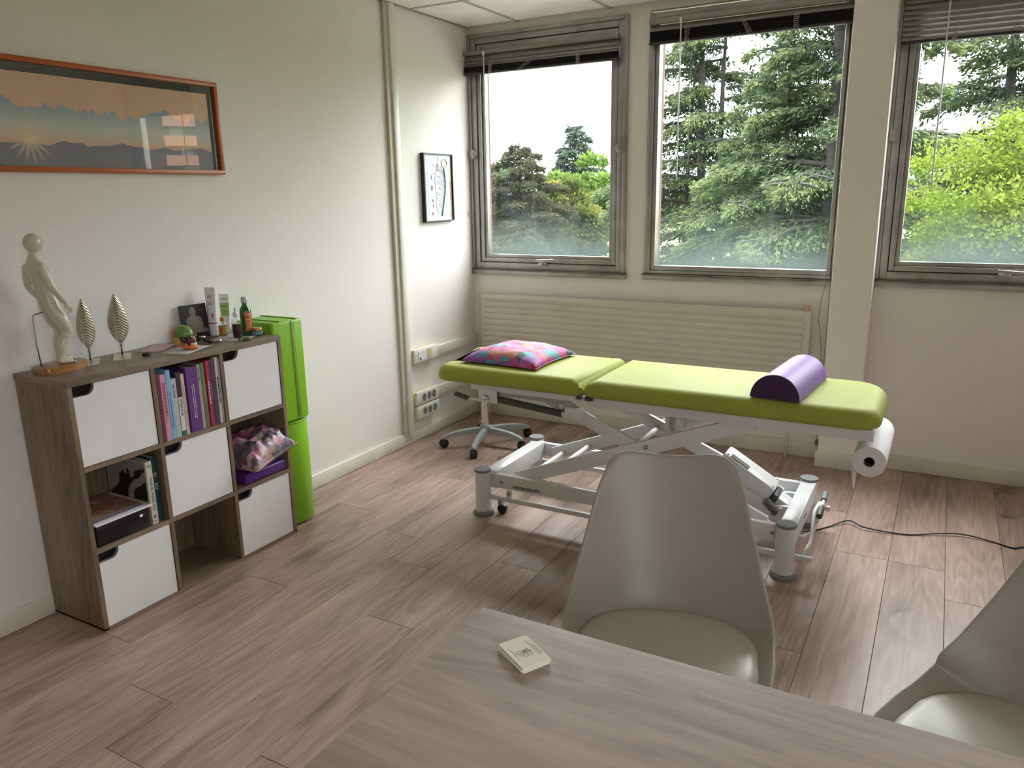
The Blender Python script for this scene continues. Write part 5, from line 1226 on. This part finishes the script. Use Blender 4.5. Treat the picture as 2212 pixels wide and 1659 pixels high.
# ------------------------------------------------------------------ stool base under the couch
so = thing('swivel_stool', (0.425, -0.60, 0), 'grey five-star wheeled stool base with chrome column under the couch head', 'stool')
sx0, sy0 = 0.425, -0.60
MB().lathe([(0.032, 0.075), (0.036, 0.08), (0.036, 0.115), (0.026, 0.122), (0, 0.122)], 24, (sx0, sy0, 0)).build('hub', MT['stoolgrey'], so, 40)
MB().tube([(sx0, sy0, 0.115), (sx0, sy0, 0.30)], 0.0255, 24).build('column', MT['chrome'], so, 40)
MB().tube([(sx0, sy0, 0.28), (sx0, sy0, 0.46)], 0.014, 18).build('piston', MT['black'], so, 40)
MB().lathe([(0, 0.455), (0.10, 0.455), (0.11, 0.465), (0.108, 0.48), (0.09, 0.492), (0, 0.495)], 36, (sx0, sy0, 0)).build('seat', MT['black'], so, 40)
for (ax, ay) in ((0.235, -0.775), (0.500, -0.865), (0.672, -0.60), (0.585, -0.36), (0.27, -0.40)):
    dx, dy_ = ax - sx0, ay - sy0; L = math.hypot(dx, dy_); ux, uy = dx/L, dy_/L
    A = MB()
    b_ = bmesh.new(); sect = []
    for t, w, zt, zb_ in ((0.05, 0.034, 0.112, 0.078), (0.35, 0.030, 0.110, 0.076), (0.7, 0.026, 0.100, 0.066), (0.93, 0.024, 0.084, 0.056), (1.04, 0.018, 0.070, 0.054)):
        cx_, cy_ = sx0 + dx*t, sy0 + dy_*t; px, py = -uy*w*0.62, ux*w*0.62
        sect.append([b_.verts.new((cx_+px, cy_+py, zb_)), b_.verts.new((cx_+px*0.85, cy_+py*0.85, zt-0.006)), b_.verts.new((cx_, cy_, zt)), b_.verts.new((cx_-px*0.85, cy_-py*0.85, zt-0.006)), b_.verts.new((cx_-px, cy_-py, zb_))])
    for s1, s2 in zip(sect, sect[1:]):
        for k in range(5): b_.faces.new((s1[k], s1[(k+1) % 5], s2[(k+1) % 5], s2[k]))
    b_.faces.new(sect[0]); b_.faces.new(sect[-1][::-1]); bmesh.ops.recalc_face_normals(b_, faces=b_.faces)
    A.merge(b_); arm = A.build('arm', MT['stoolgrey'], so, 50)
    cw_ = MB().box((ax-0.010, ay-0.010, 0.040), (ax+0.010, ay+0.010, 0.058), 0.003).build('caster', MT['black'], so)
    for sgn in (1, -1):
        m = Matrix.Translation((ax, ay, 0.0255)) @ Matrix.Rotation(math.atan2(uy, ux)+0.5, 4, 'Z') @ Matrix.Rotation(PI/2*sgn, 4, 'X')
        MB().lathe([(0, 0.004), (0.024, 0.004), (0.0255, 0.008), (0.025, 0.016), (0.018, 0.021), (0, 0.022)], 22, mat=m).build('wheel', MT['black'], cw_, 40)

# ------------------------------------------------------------------ desk, cards
dk = thing('desk', (2.8, -3.68, 0), 'pale oak desk in the near foreground', 'desk')
DX0, DX1, DY0, DY1, DZ = 2.064, 3.70, -4.06, -3.312, 0.720
MB().box((DX0, DY0, DZ-0.022), (DX1, DY1, DZ), 0.0015).build('desktop', MT['desk'], dk)
for x in (DX0+0.05, DX1-0.05):
    for y in (DY0+0.05, DY1-0.05): MB().box((x-0.02, y-0.02, 0), (x+0.02, y+0.02, DZ-0.022), 0.002).build('leg', MT['metalwhite'], dk)
MB().box((DX0+0.05, DY1-0.06, DZ-0.07), (DX1-0.05, DY1-0.04, DZ-0.022)).build('apron', MT['metalwhite'], dk)
def card(dx, dy, dz, rot, label, top=False):
    r_ = thing('business_card', (2.2115+dx, -3.418+dy, DZ+dz), label, 'card', 'stack of business cards on the desk', rot)
    MB().prism(rrect(-0.0415, -0.0275, 0.0415, 0.0275, 0.005, 4), 0, 0.0016).build('card', MT['cream'], r_, world=False)
    return r_
CR = math.atan2(-3.431+3.385, 2.268-2.193)
for k in range(6):
    c_ = card(0.0015*math.sin(k*2.1) - 0.001*(5-k)*0.6, 0.001*math.cos(k*1.7) - 0.0008*(5-k)*0.6, k*0.0017, CR + 0.012*math.sin(k*3) + (0.05 if k < 2 else 0), 'cream rounded business card, %s of the small stack on the desk' % ('bottom one', 'second from the bottom', 'third from the bottom', 'third from the top', 'second from the top', 'top printed one')[k], k == 5)
tz = 0.00175
mb = MB()
for k, (a, ln) in enumerate(((0.35, 0.017), (0.95, 0.015), (1.75, 0.016), (2.5, 0.017), (3.2, 0.013), (4.0, 0.010))):
    L = ln; w = L*0.24; P2 = []
    for t in np.linspace(0, 2*PI, 14)[:-1]:
        s_ = (1 - math.cos(t))/2; ww = w*math.sin(t); P2.append((math.cos(a-1.9)*s_*L - math.sin(a-1.9)*ww, math.sin(a-1.9)*s_*L + math.cos(a-1.9)*ww, tz))
    mb.tube(P2, 0.00045, 4, closed=True)
mb.build('lotus_emblem', MT['inkgrey'], c_, True, world=False)
mb = MB()
for (x0_, x1_, y_) in ((-0.022, 0.018, -0.020), (-0.028, 0.020, 0.017), (-0.018, 0.022, 0.0205), (-0.010, 0.018, 0.0235)):
    x = x0_
    while x < x1_: L = random.uniform(0.002, 0.005); mb.box((x, y_, 0.0016), (min(x+L, x1_), y_+0.0013, 0.00175)); x += L + 0.0008
mb.build('print_lines', MT['inkgrey'], c_, world=False)

# ------------------------------------------------------------------ shell chairs
def make_chair():
    r_ = thing('shell_chair', (0, 0, 0), '', 'chair', 'ivory shell chairs at the desk')
    # local: faces -y, seat about 0.45 high
    prof = [(0.00, -0.235, 0.418, 0.165), (0.06, -0.225, 0.412, 0.195), (0.16, -0.17, 0.405, 0.225), (0.30, -0.07, 0.398, 0.245), (0.42, 0.03, 0.398, 0.252), (0.52, 0.115, 0.412, 0.252), (0.60, 0.165, 0.450, 0.247), (0.68, 0.195, 0.510, 0.235), (0.78, 0.228, 0.612, 0.216), (0.88, 0.258, 0.715, 0.193), (0.95, 0.280, 0.785, 0.176), (1.0, 0.294, 0.832, 0.160)]
    T = np.array([p[0] for p in prof])
    def fn(u, v):
        a = (u - 0.5) * 2
        y = np.interp(v, T, [p[1] for p in prof]); z = np.interp(v, T, [p[2] for p in prof]); w = np.interp(v, T, [p[3] for p in prof])
        # rim lift at the seat, forward wrap at the lower back
        lift = 0.062 * np.interp(v, [0, 0.12, 0.3, 0.5, 0.62, 0.8, 1], [0.35, 0.6, 0.95, 1.25, 0.9, 0.15, 0])
        wrap = np.interp(v, [0, 0.35, 0.5, 0.60, 0.75, 0.9, 1], [0, 0.0, 0.05, 0.120, 0.085, 0.045, 0.025])
        c = abs(a)**2.6
        x = w * math.sin(a*PI/2*0.98)*1.0 if False else w*a
        dip = -0.020*math.cos(a*PI/2)**2 if v > 0.97 else 0
        if v > 0.90: z -= 0.040*((v-0.90)/0.10)*abs(a)**9
        return (x, y - wrap*abs(a)**2.2, z + lift*c + (dip*(v-0.97)/0.03 if v > 0.97 else 0))
    o = MB().grid(fn, 31, 45).build('shell', MT['chair'], r_, True, world=False)
    sm_ = o.modifiers.new('smooth', 'SMOOTH'); sm_.iterations = 4
    s_ = o.modifiers.new('s', 'SOLIDIFY'); s_.thickness = 0.010; s_.offset = 0
    bv = o.modifiers.new('b', 'BEVEL'); bv.width = 0.004; bv.segments = 2; bv.limit_method = 'ANGLE'; bv.angle_limit = 0.9
    sp_ = []
    for k in range(56):
        a = 2*PI*k/56; ca, sa = math.cos(a), math.sin(a)
        e = 2.6; sp_.append((0.216*math.copysign(abs(ca)**(2/e), ca)*(1.0 if sa > 0 else 0.96), -0.045 + 0.188*math.copysign(abs(sa)**(2/e), sa)))
    rings = [(0.93, 0.408), (0.985, 0.416), (1.0, 0.428), (0.99, 0.440), (0.955, 0.450), (0.88, 0.457), (0.74, 0.461), (0.5, 0.4635), (0.25, 0.4645), (0.0, 0.465)]
    def padfn(u, v):
        j = min(int(round(v*(len(rings)-1))), len(rings)-1); k_, z_ = rings[j]; p = sp_[int(round(u*56)) % 56]
        return (p[0]*k_, -0.045 + (p[1]+0.045)*k_, z_)
    MB().grid(padfn, 56, len(rings), wrapu=True).build('seat_pad', MT['chairpad'], r_, True, world=False)
    MB().lathe([(0, 0.37), (0.10, 0.37), (0.12, 0.385), (0.12, 0.398), (0, 0.398)], 24, (0, -0.03, 0)).build('seat_mount', MT['chair'], r_, 40, world=False)
    for sx_ in (-1, 1):
        for sy_ in (-1, 1):
            MB().tube([(sx_*0.09, -0.03+sy_*0.09, 0.385), (sx_*0.20, -0.03+sy_*0.20, 0.0)], [0.017, 0.011], 12).build('leg', MT['legwood'], r_, 40, world=False)
    return r_
ch = make_chair()
ch.location = (2.278, -2.845, 0.0); ch.rotation_euler = (0, 0, 0.30)
ch['label'] = 'ivory shell chair with padded seat directly behind the desk, seen whole'
ch2 = copy_tree(ch); ch2.location = (3.005, -2.90, 0.0); ch2.rotation_euler = (0, 0, -0.62)
ch2['label'] = 'ivory shell chair cut off by the right edge of the view'

# ------------------------------------------------------------------ cable and scrap on the floor
cab = [(2.30, -1.10, 0.01), (2.378, -1.020, 0.004), (2.43, -0.95, 0.004), (2.501, -0.862, 0.012), (2.566, -0.905, 0.012), (2.66, -0.90, 0.006), (2.761, -0.878, 0.004), (2.85, -0.83, 0.008), (2.955, -0.79, 0.010), (3.074, -0.805, 0.004), (3.14, -0.831, 0.004), (3.20, -0.79, 0.004), (3.5, -0.70, 0.004)]
def spl(P_, n=6):
    P_ = [Vector(p) for p in P_]; out = []
    for i in range(len(P_)-1):
        a, b, c, d_ = P_[max(i-1, 0)], P_[i], P_[i+1], P_[min(i+2, len(P_)-1)]
        for k in range(n):
            t = k/n; out.append(0.5*((2*b) + (c-a)*t + (2*a-5*b+4*c-d_)*t*t + (3*b-a-3*c+d_)*t**3))
    return out + [P_[-1]]
tag(MB().tube(spl(cab), 0.0032, 7).build('power_cable', MT['black'], smooth=True), 'black power cable snaking over the floor from the couch base', 'cable')
tag(crumple('x', 2.355, 2.41, -1.36, -1.32, 0.001, 0.006, None, 9, 8).build('plastic_scrap', MT['film'], smooth=True), 'scrap of clear plastic on the floor by the couch leg', 'litter')

# ------------------------------------------------------------------ outside
GZ = -6.0
def lawn_mat():
    n = NT('park_lawn'); v = n.coord('Object'); nz = n.n('TexNoise', {'Vector': v, 'Scale': 0.06, 'Detail': 6.0}).outputs[0]
    return n.bsdf(n.ramp(nz, [(0.3, (0.055, 0.10, 0.016)), (0.6, (0.08, 0.135, 0.02)), (0.8, (0.10, 0.155, 0.03))]), 0.9)
MB().box((-260, 16.0, GZ-0.5), (160, 300, GZ)).build('ground', lawn_mat())['kind'] = 'structure'
MB().box((-60, 0.34, GZ-0.5), (60, 16.0, GZ-0.02)).build('bounce_paving', plain('grey_bounce_paving', (0.17, 0.16, 0.155), 0.9))['kind'] = 'structure'  # unseen grey ground added so less green light bounces indoors
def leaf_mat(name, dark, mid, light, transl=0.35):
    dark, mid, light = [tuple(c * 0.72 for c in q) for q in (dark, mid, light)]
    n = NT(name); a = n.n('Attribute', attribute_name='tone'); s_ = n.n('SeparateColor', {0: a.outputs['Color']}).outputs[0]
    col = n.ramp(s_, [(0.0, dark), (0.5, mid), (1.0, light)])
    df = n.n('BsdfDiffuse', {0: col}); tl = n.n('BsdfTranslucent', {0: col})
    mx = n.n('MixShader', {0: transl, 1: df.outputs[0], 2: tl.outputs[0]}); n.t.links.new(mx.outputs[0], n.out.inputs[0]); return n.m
LM = {
 'cedar': leaf_mat('cedar_needles', (0.020, 0.032, 0.024), (0.060, 0.084, 0.044), (0.155, 0.190, 0.080)),
 'pine': leaf_mat('pine_needles', (0.022, 0.026, 0.018), (0.042, 0.045, 0.028), (0.070, 0.066, 0.040)),
 'maple': leaf_mat('maple_leaves', (0.045, 0.070, 0.012), (0.100, 0.142, 0.022), (0.165, 0.205, 0.040), 0.35),
 'magnolia': leaf_mat('magnolia_leaves', (0.025, 0.042, 0.014), (0.060, 0.085, 0.022), (0.17, 0.15, 0.045)),
 'fresh': leaf_mat('spring_leaves', (0.045, 0.085, 0.018), (0.085, 0.14, 0.03), (0.13, 0.20, 0.05)),
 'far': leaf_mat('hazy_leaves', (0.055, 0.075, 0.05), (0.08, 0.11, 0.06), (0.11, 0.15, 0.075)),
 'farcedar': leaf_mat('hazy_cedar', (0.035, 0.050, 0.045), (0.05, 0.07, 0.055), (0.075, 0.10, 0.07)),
}
def leaves_np(C_, D_, L_, Wd, tone):
    """one kite-shaped sprig per row: centre, direction, length, width"""
    n = len(C_); D_ = D_ / np.maximum(np.linalg.norm(D_, axis=1, keepdims=True), 1e-6)
    R1 = np.random.normal(size=(n, 3)); S_ = np.cross(D_, R1); S_ /= np.maximum(np.linalg.norm(S_, axis=1, keepdims=True), 1e-6)
    L_ = L_[:, None]; Wd = Wd[:, None]
    V_ = np.stack([C_, C_ + D_*L_*0.45 + S_*Wd*0.5, C_ + D_*L_, C_ + D_*L_*0.45 - S_*Wd*0.5], axis=1).reshape(-1, 3)
    F_ = np.arange(n*4).reshape(n, 4)
    T_ = np.repeat(np.clip(tone, 0, 1), 4); colr = np.stack([T_, T_, T_, np.ones_like(T_)], axis=1)
    return V_, F_, colr
def limb_mesh(name, limbs, mat, parent, n=6):
    Vs, Fs = [], []; off = 0
    for pts, rs in limbs:
        pts = np.array(pts, float); m_ = len(pts)
        for i in range(m_):
            tg = pts[min(i+1, m_-1)] - pts[max(i-1, 0)]; tg /= np.linalg.norm(tg) + 1e-9
            up = np.array((0, 0, 1.0)) if abs(tg[2]) < 0.9 else np.array((1.0, 0, 0)); a = np.cross(tg, up); a /= np.linalg.norm(a); b_ = np.cross(tg, a)
            for k in range(n): Vs.append(pts[i] + (a*math.cos(2*PI*k/n) + b_*math.sin(2*PI*k/n))*rs[i])
        for i in range(m_-1):
            for k in range(n): Fs.append((off+i*n+k, off+i*n+(k+1) % n, off+(i+1)*n+(k+1) % n, off+(i+1)*n+k))
        off += m_*n
    return mesh_np(name, np.array(Vs), np.array(Fs), mat, parent)
def cedar(base, H, R, label, seed, nb=46, dens=1500, leaf='cedar', trunks=((0, 0, 0.30),), zfirst=0.12, L=0.22, group=None, up=0.18, droop=0.22, name='cedar_tree', cat='tree', bark='bark'):
    rs = np.random.RandomState(seed); root = thing(name, base, label, cat, group)
    tl_ = []
    for ti, (dx, dy, r0) in enumerate(trunks):
        k = np.linspace(0, 1, 9); top = H*(1 - 0.10*ti)
        pts = np.stack([dx*np.minimum(1, k*5) + 0.10*np.sin(k*5+ti), dy*np.minimum(1, k*5) + 0.1*np.cos(k*4+ti), k*top], 1)
        pts[0, :2] = 0.0 + 0.25*np.array((dx, dy)); tl_.append((pts, r0*(1-k*0.88))); 
        limb_mesh('trunk', [tl_[-1]], MT[bark], root, 10)
    limbs = []; Cs, Ds, Ls, Ws, Ts = [], [], [], [], []
    for b_ in range(nb):
        ti = b_ % len(trunks); f_ = zfirst + (1-zfirst)*((b_+rs.rand())/nb)**0.9; z = f_*H*(1-0.1*ti)*0.985
        az = b_*2.39996 + rs.rand()*0.8; ln = R*(1-f_)**0.62*(0.65+0.5*rs.rand()) + 0.35
        sx_ = np.interp(f_, [0, 0.2, 1], [0.25, 1, 1]); ox, oy = trunks[ti][0]*sx_, trunks[ti][1]*sx_
        k = np.linspace(0, 1, 7); dr = np.array((math.cos(az), math.sin(az)))
        zz = z + ln*(up*k - (up+droop*0.55)*k**2.2)
        pts = np.stack([ox + dr[0]*ln*k, oy + dr[1]*ln*k, zz], 1); limbs.append((pts, (0.05 + 0.016*ln)*(1-k*0.85)*(0.5+trunks[0][2])))
        m_ = int(dens * ln / R)
        t = rs.rand(m_)**0.62; spread = ln*0.34*np.sin(PI*np.clip(t*0.85+0.12, 0, 1)); s_ = rs.uniform(-1, 1, m_)
        px = ox + dr[0]*ln*t - dr[1]*spread*s_; py = oy + dr[1]*ln*t + dr[0]*spread*s_
        pz = z + ln*(up*t - (up+droop*0.55)*t**2.2) - 0.05*ln*np.abs(s_)**1.5 + rs.normal(0, 0.05, m_) + 0.03*np.sin(t*26)+ 0.02
        hang = np.abs(rs.normal(0, 0.16, m_)) * (rs.rand(m_) < 0.45); pz = pz - hang
        Cs.append(np.stack([px, py, pz], 1)); Ds.append(np.stack([dr[0]*0.7 - dr[1]*s_*0.6 + rs.normal(0, 0.4, m_), dr[1]*0.7 + dr[0]*s_*0.6 + rs.normal(0, 0.4, m_), -0.45 + rs.normal(0, 0.35, m_)], 1))
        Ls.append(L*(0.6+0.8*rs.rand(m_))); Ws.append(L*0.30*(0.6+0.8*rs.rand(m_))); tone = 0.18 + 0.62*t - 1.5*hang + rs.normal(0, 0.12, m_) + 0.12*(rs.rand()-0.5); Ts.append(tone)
        # side twigs
        for q in range(3):
            tt = rs.uniform(0.25, 0.9); sd = rs.choice((-1, 1)); p0 = np.array((ox+dr[0]*ln*tt, oy+dr[1]*ln*tt, z + ln*(up*tt-(up+droop*0.55)*tt**2.2)))
            p1 = p0 + np.array((dr[0]*0.5 - dr[1]*sd*0.8, dr[1]*0.5 + dr[0]*sd*0.8, -0.12))*ln*0.28; limbs.append((np.stack([p0, (p0+p1)/2 + (0, 0, 0.03), p1]), np.array((0.028, 0.018, 0.006))*(0.5+ln/R)))
    limb_mesh('branches', limbs, MT[bark], root, 5)
    V_, F_, c_ = leaves_np(np.concatenate(Cs), np.concatenate(Ds), np.concatenate(Ls), np.concatenate(Ws), np.concatenate(Ts))
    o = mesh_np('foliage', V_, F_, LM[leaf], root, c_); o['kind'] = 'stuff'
    return root
def broadleaf(base, crown, label, seed, n=30000, leaf='maple', L=0.13, name='maple_tree', trunk=0.22, group=None, nclump=70, zlow=None, cat='tree', cs=0.22):
    """crown: (cx, cy, cz, rx, ry, rz) relative to base"""
    rs = np.random.RandomState(seed); root = thing(name, base, label, cat, group)
    cx, cy, cz, rx, ry, rz = crown
    k = np.linspace(0, 1, 6); limb_mesh('trunk', [(np.stack([cx*k**2, cy*k**2, k*cz*1.1], 1), trunk*(1-0.7*k))], MT['bark'], root, 10)
    d_ = rs.normal(size=(nclump, 3)); d_ /= np.linalg.norm(d_, axis=1, keepdims=True); rad = rs.rand(nclump)**0.4
    cc_ = d_*rad[:, None]*np.array((rx, ry, rz))*0.86 + np.array((cx, cy, cz)); limbs = []
    for c in cc_[:: max(1, nclump//26)]:
        p0 = np.array((cx*0.5, cy*0.5, cz*0.62)); mid = (p0+c)/2 + (0, 0, -0.1*rz); limbs.append((np.stack([p0, mid, c]), np.array((trunk*0.35, trunk*0.2, trunk*0.05))))
    limb_mesh('branches', limbs, MT['bark'], root, 5)
    idx = rs.randint(0, nclump, n); e = rs.normal(size=(n, 3)); e /= np.linalg.norm(e, axis=1, keepdims=True); e[:, 2] = np.where(e[:, 2] < -0.25, -e[:, 2]*0.5, e[:, 2])
    cr = cs*(rx+ry+rz)/3*(0.7+0.6*rs.rand(nclump)); rr_ = rs.rand(n)**0.3
    Cn = cc_[idx] + e*rr_[:, None]*cr[idx][:, None]*np.array((1.15, 1.15, 0.72))
    Dn = e + rs.normal(0, 0.6, (n, 3)) + np.array((0, 0, -0.25))
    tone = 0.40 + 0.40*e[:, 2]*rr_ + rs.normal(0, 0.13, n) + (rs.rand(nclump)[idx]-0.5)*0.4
    V_, F_, c_ = leaves_np(Cn, Dn, L*(0.6+0.8*rs.rand(n)), L*0.62*(0.6+0.8*rs.rand(n)), tone)
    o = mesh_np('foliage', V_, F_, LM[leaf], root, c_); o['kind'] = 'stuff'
    return root
G = 'park trees outside the windows'
H0 = GZ
cedar((-5.45, 24.6, H0), 16.5, 5.2, 'tall layered cedar on the left of the middle window', 11, 80, 1500, trunks=((0, 0, 0.26), (0.75, 0.3, 0.22), (-0.5, 0.5, 0.16)), group=G, L=0.20)
cedar((-1.55, 19.8, H0), 13.5, 3.6, 'slimmer cedar in the centre of the middle window', 12, 64, 1100, trunks=((0, 0, 0.15),), group=G, L=0.16)
cedar((0.10, 19.2, H0), 17.5, 4.6, 'thick-trunked forked cedar at the right of the middle window', 13, 84, 1500, trunks=((-0.35, -0.1, 0.34), (0.38, 0.1, 0.30)), group=G, L=0.17)
cedar((4.0, 26.5, H0), 19.0, 6.5, 'wide cedar rising behind the bright maple in the right window', 14, 84, 1500, trunks=((0, 0, 0.3), (0.7, 0.2, 0.22)), group=G, L=0.22)
cedar((-4.0, 34.0, H0), 14.5, 6.0, 'rearmost cedar half hidden behind the middle window cedars', 15, 44, 1100, trunks=((0, 0, 0.3),), group=G, L=0.28)
broadleaf((4.6, 12.6, H0), (0, 0, 6.2, 3.7, 2.6, 3.0), 'bright yellow-green maple filling the lower right window', 21, 125000, 'maple', 0.085, group=G, nclump=170, cs=0.22)
cedar((-20.9, 39.4, H0), 10.6, 5.2, 'drab grey-green pine at the left of the first window', 31, 60, 1150, 'pine', ((0, 0, 0.3),), 0.06, 0.30, G, 0.25, 0.05, 'pine_tree')
cedar((-17.3, 33.5, H0), 5.6, 3.6, 'low dark conifer at the foot of the pine', 37, 40, 900, 'pine', ((0, 0, 0.2),), 0.04, 0.26, G, 0.15, 0.2, 'pine_tree')
broadleaf((-20.6, 45.5, H0), (0, 0, 4.6, 3.1, 3.1, 4.4), 'rounded magnolia with yellowish leaf tips in the first window', 32, 26000, 'magnolia', 0.34, 'magnolia_tree', 0.3, G, 70)
broadleaf((-27.5, 64.0, H0), (0, 0, 6.0, 4.2, 4.2, 4.9), 'bright spring-green tree behind the magnolia', 33, 16000, 'fresh', 0.5, 'lime_tree', 0.3, G, 50)
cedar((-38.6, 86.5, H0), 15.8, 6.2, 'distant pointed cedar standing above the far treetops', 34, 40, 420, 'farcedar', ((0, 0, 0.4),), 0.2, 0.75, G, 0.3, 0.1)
broadleaf((-23.6, 66.0, H0), (0, 0, 4.6, 2.4, 2.4, 4.4), 'slim green tree at the right edge of the first window', 35, 12000, 'fresh', 0.45, 'lime_tree', 0.2, G, 40)
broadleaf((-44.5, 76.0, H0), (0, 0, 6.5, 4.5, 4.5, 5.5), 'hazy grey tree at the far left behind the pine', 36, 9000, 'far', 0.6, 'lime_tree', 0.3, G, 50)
for i, (x, y, h, w) in enumerate(((-60, 128, 10, 12), (-48, 134, 8.5, 11), (-36, 138, 9.5, 11), (-24, 140, 9, 12), (-11, 130, 10, 12), (2, 125, 9, 12), (14, 120, 10, 12), (26, 116, 9, 12))):
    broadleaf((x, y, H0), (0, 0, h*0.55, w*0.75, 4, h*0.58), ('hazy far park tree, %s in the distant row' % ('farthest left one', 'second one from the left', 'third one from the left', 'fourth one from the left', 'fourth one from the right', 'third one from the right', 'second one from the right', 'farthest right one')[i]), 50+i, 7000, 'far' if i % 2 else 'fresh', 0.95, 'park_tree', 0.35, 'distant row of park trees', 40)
# shrubs under the cedars
for i, (x, y, r_) in enumerate(((-9.0, 30.5, 2.4), (-2.6, 31.0, 2.4), (1.7, 28.0, 2.2))):
    broadleaf((x, y, H0), (0, 0, 1.6, r_, r_, 1.8), ('yellow-green shrub at the foot of the left cedar', 'yellow-green shrub between the cedar trunks', 'yellow-green shrub right of the forked cedar')[i], 70+i, 8000, 'maple', 0.22, 'garden_shrub', 0.08, 'shrubs under the cedars', 30, cat='shrub')

# brick block with balconies, mirrored in the picture glass
bb = thing('apartment_building', (92.0, 73.0, GZ), 'distant red brick apartment block with stacked balconies', 'building', rotz=math.atan2(-0.62, -0.78) + PI/2)
# local: -y... facade looks to local -y after rotation
BM = brick_mat('pinkish_brick_blocks', (0.34, 0.135, 0.085), (0.42, 0.18, 0.12), (0.30, 0.20, 0.17), 1.2)
dkg = plain('dark_loggia', (0.020, 0.022, 0.028), 0.3); pal = plain('pale_shutter', (0.40, 0.38, 0.35), 0.5)
MB().box((-19, 0.5, 0), (19, 12, 20.5)).build('body', dkg, bb, world=False)
MB().box((-19, -1.2, 0), (-12.5, 0.6, 21.2)).build('brick_pier', BM, bb, world=False)
MB().box((12.5, -1.2, 0), (19, 0.6, 21.2)).build('brick_pier', BM, bb, world=False)
MB().box((-19.3, -1.5, 20.9), (19.3, 12, 22.4)).build('roof_parapet', plain('roof_edge_brown', (0.06, 0.035, 0.03), 0.8), bb, world=False)
for k in range(8):
    MB().box((-12.5, -1.4, 1.6+2.62*k), (12.5, -0.9, 3.0+2.62*k), 0.02).build('balcony_wall', BM, bb, world=False)
    for q in range(5):
        x = -11.0 + 5.0*q + (k % 3)*0.9
        wd = MB().box((x, 0.30, 3.05+2.62*k), (x+1.4+0.5*((k+q) % 3), 0.5, 4.1+2.62*k)).build('window', pal, bb, world=False)
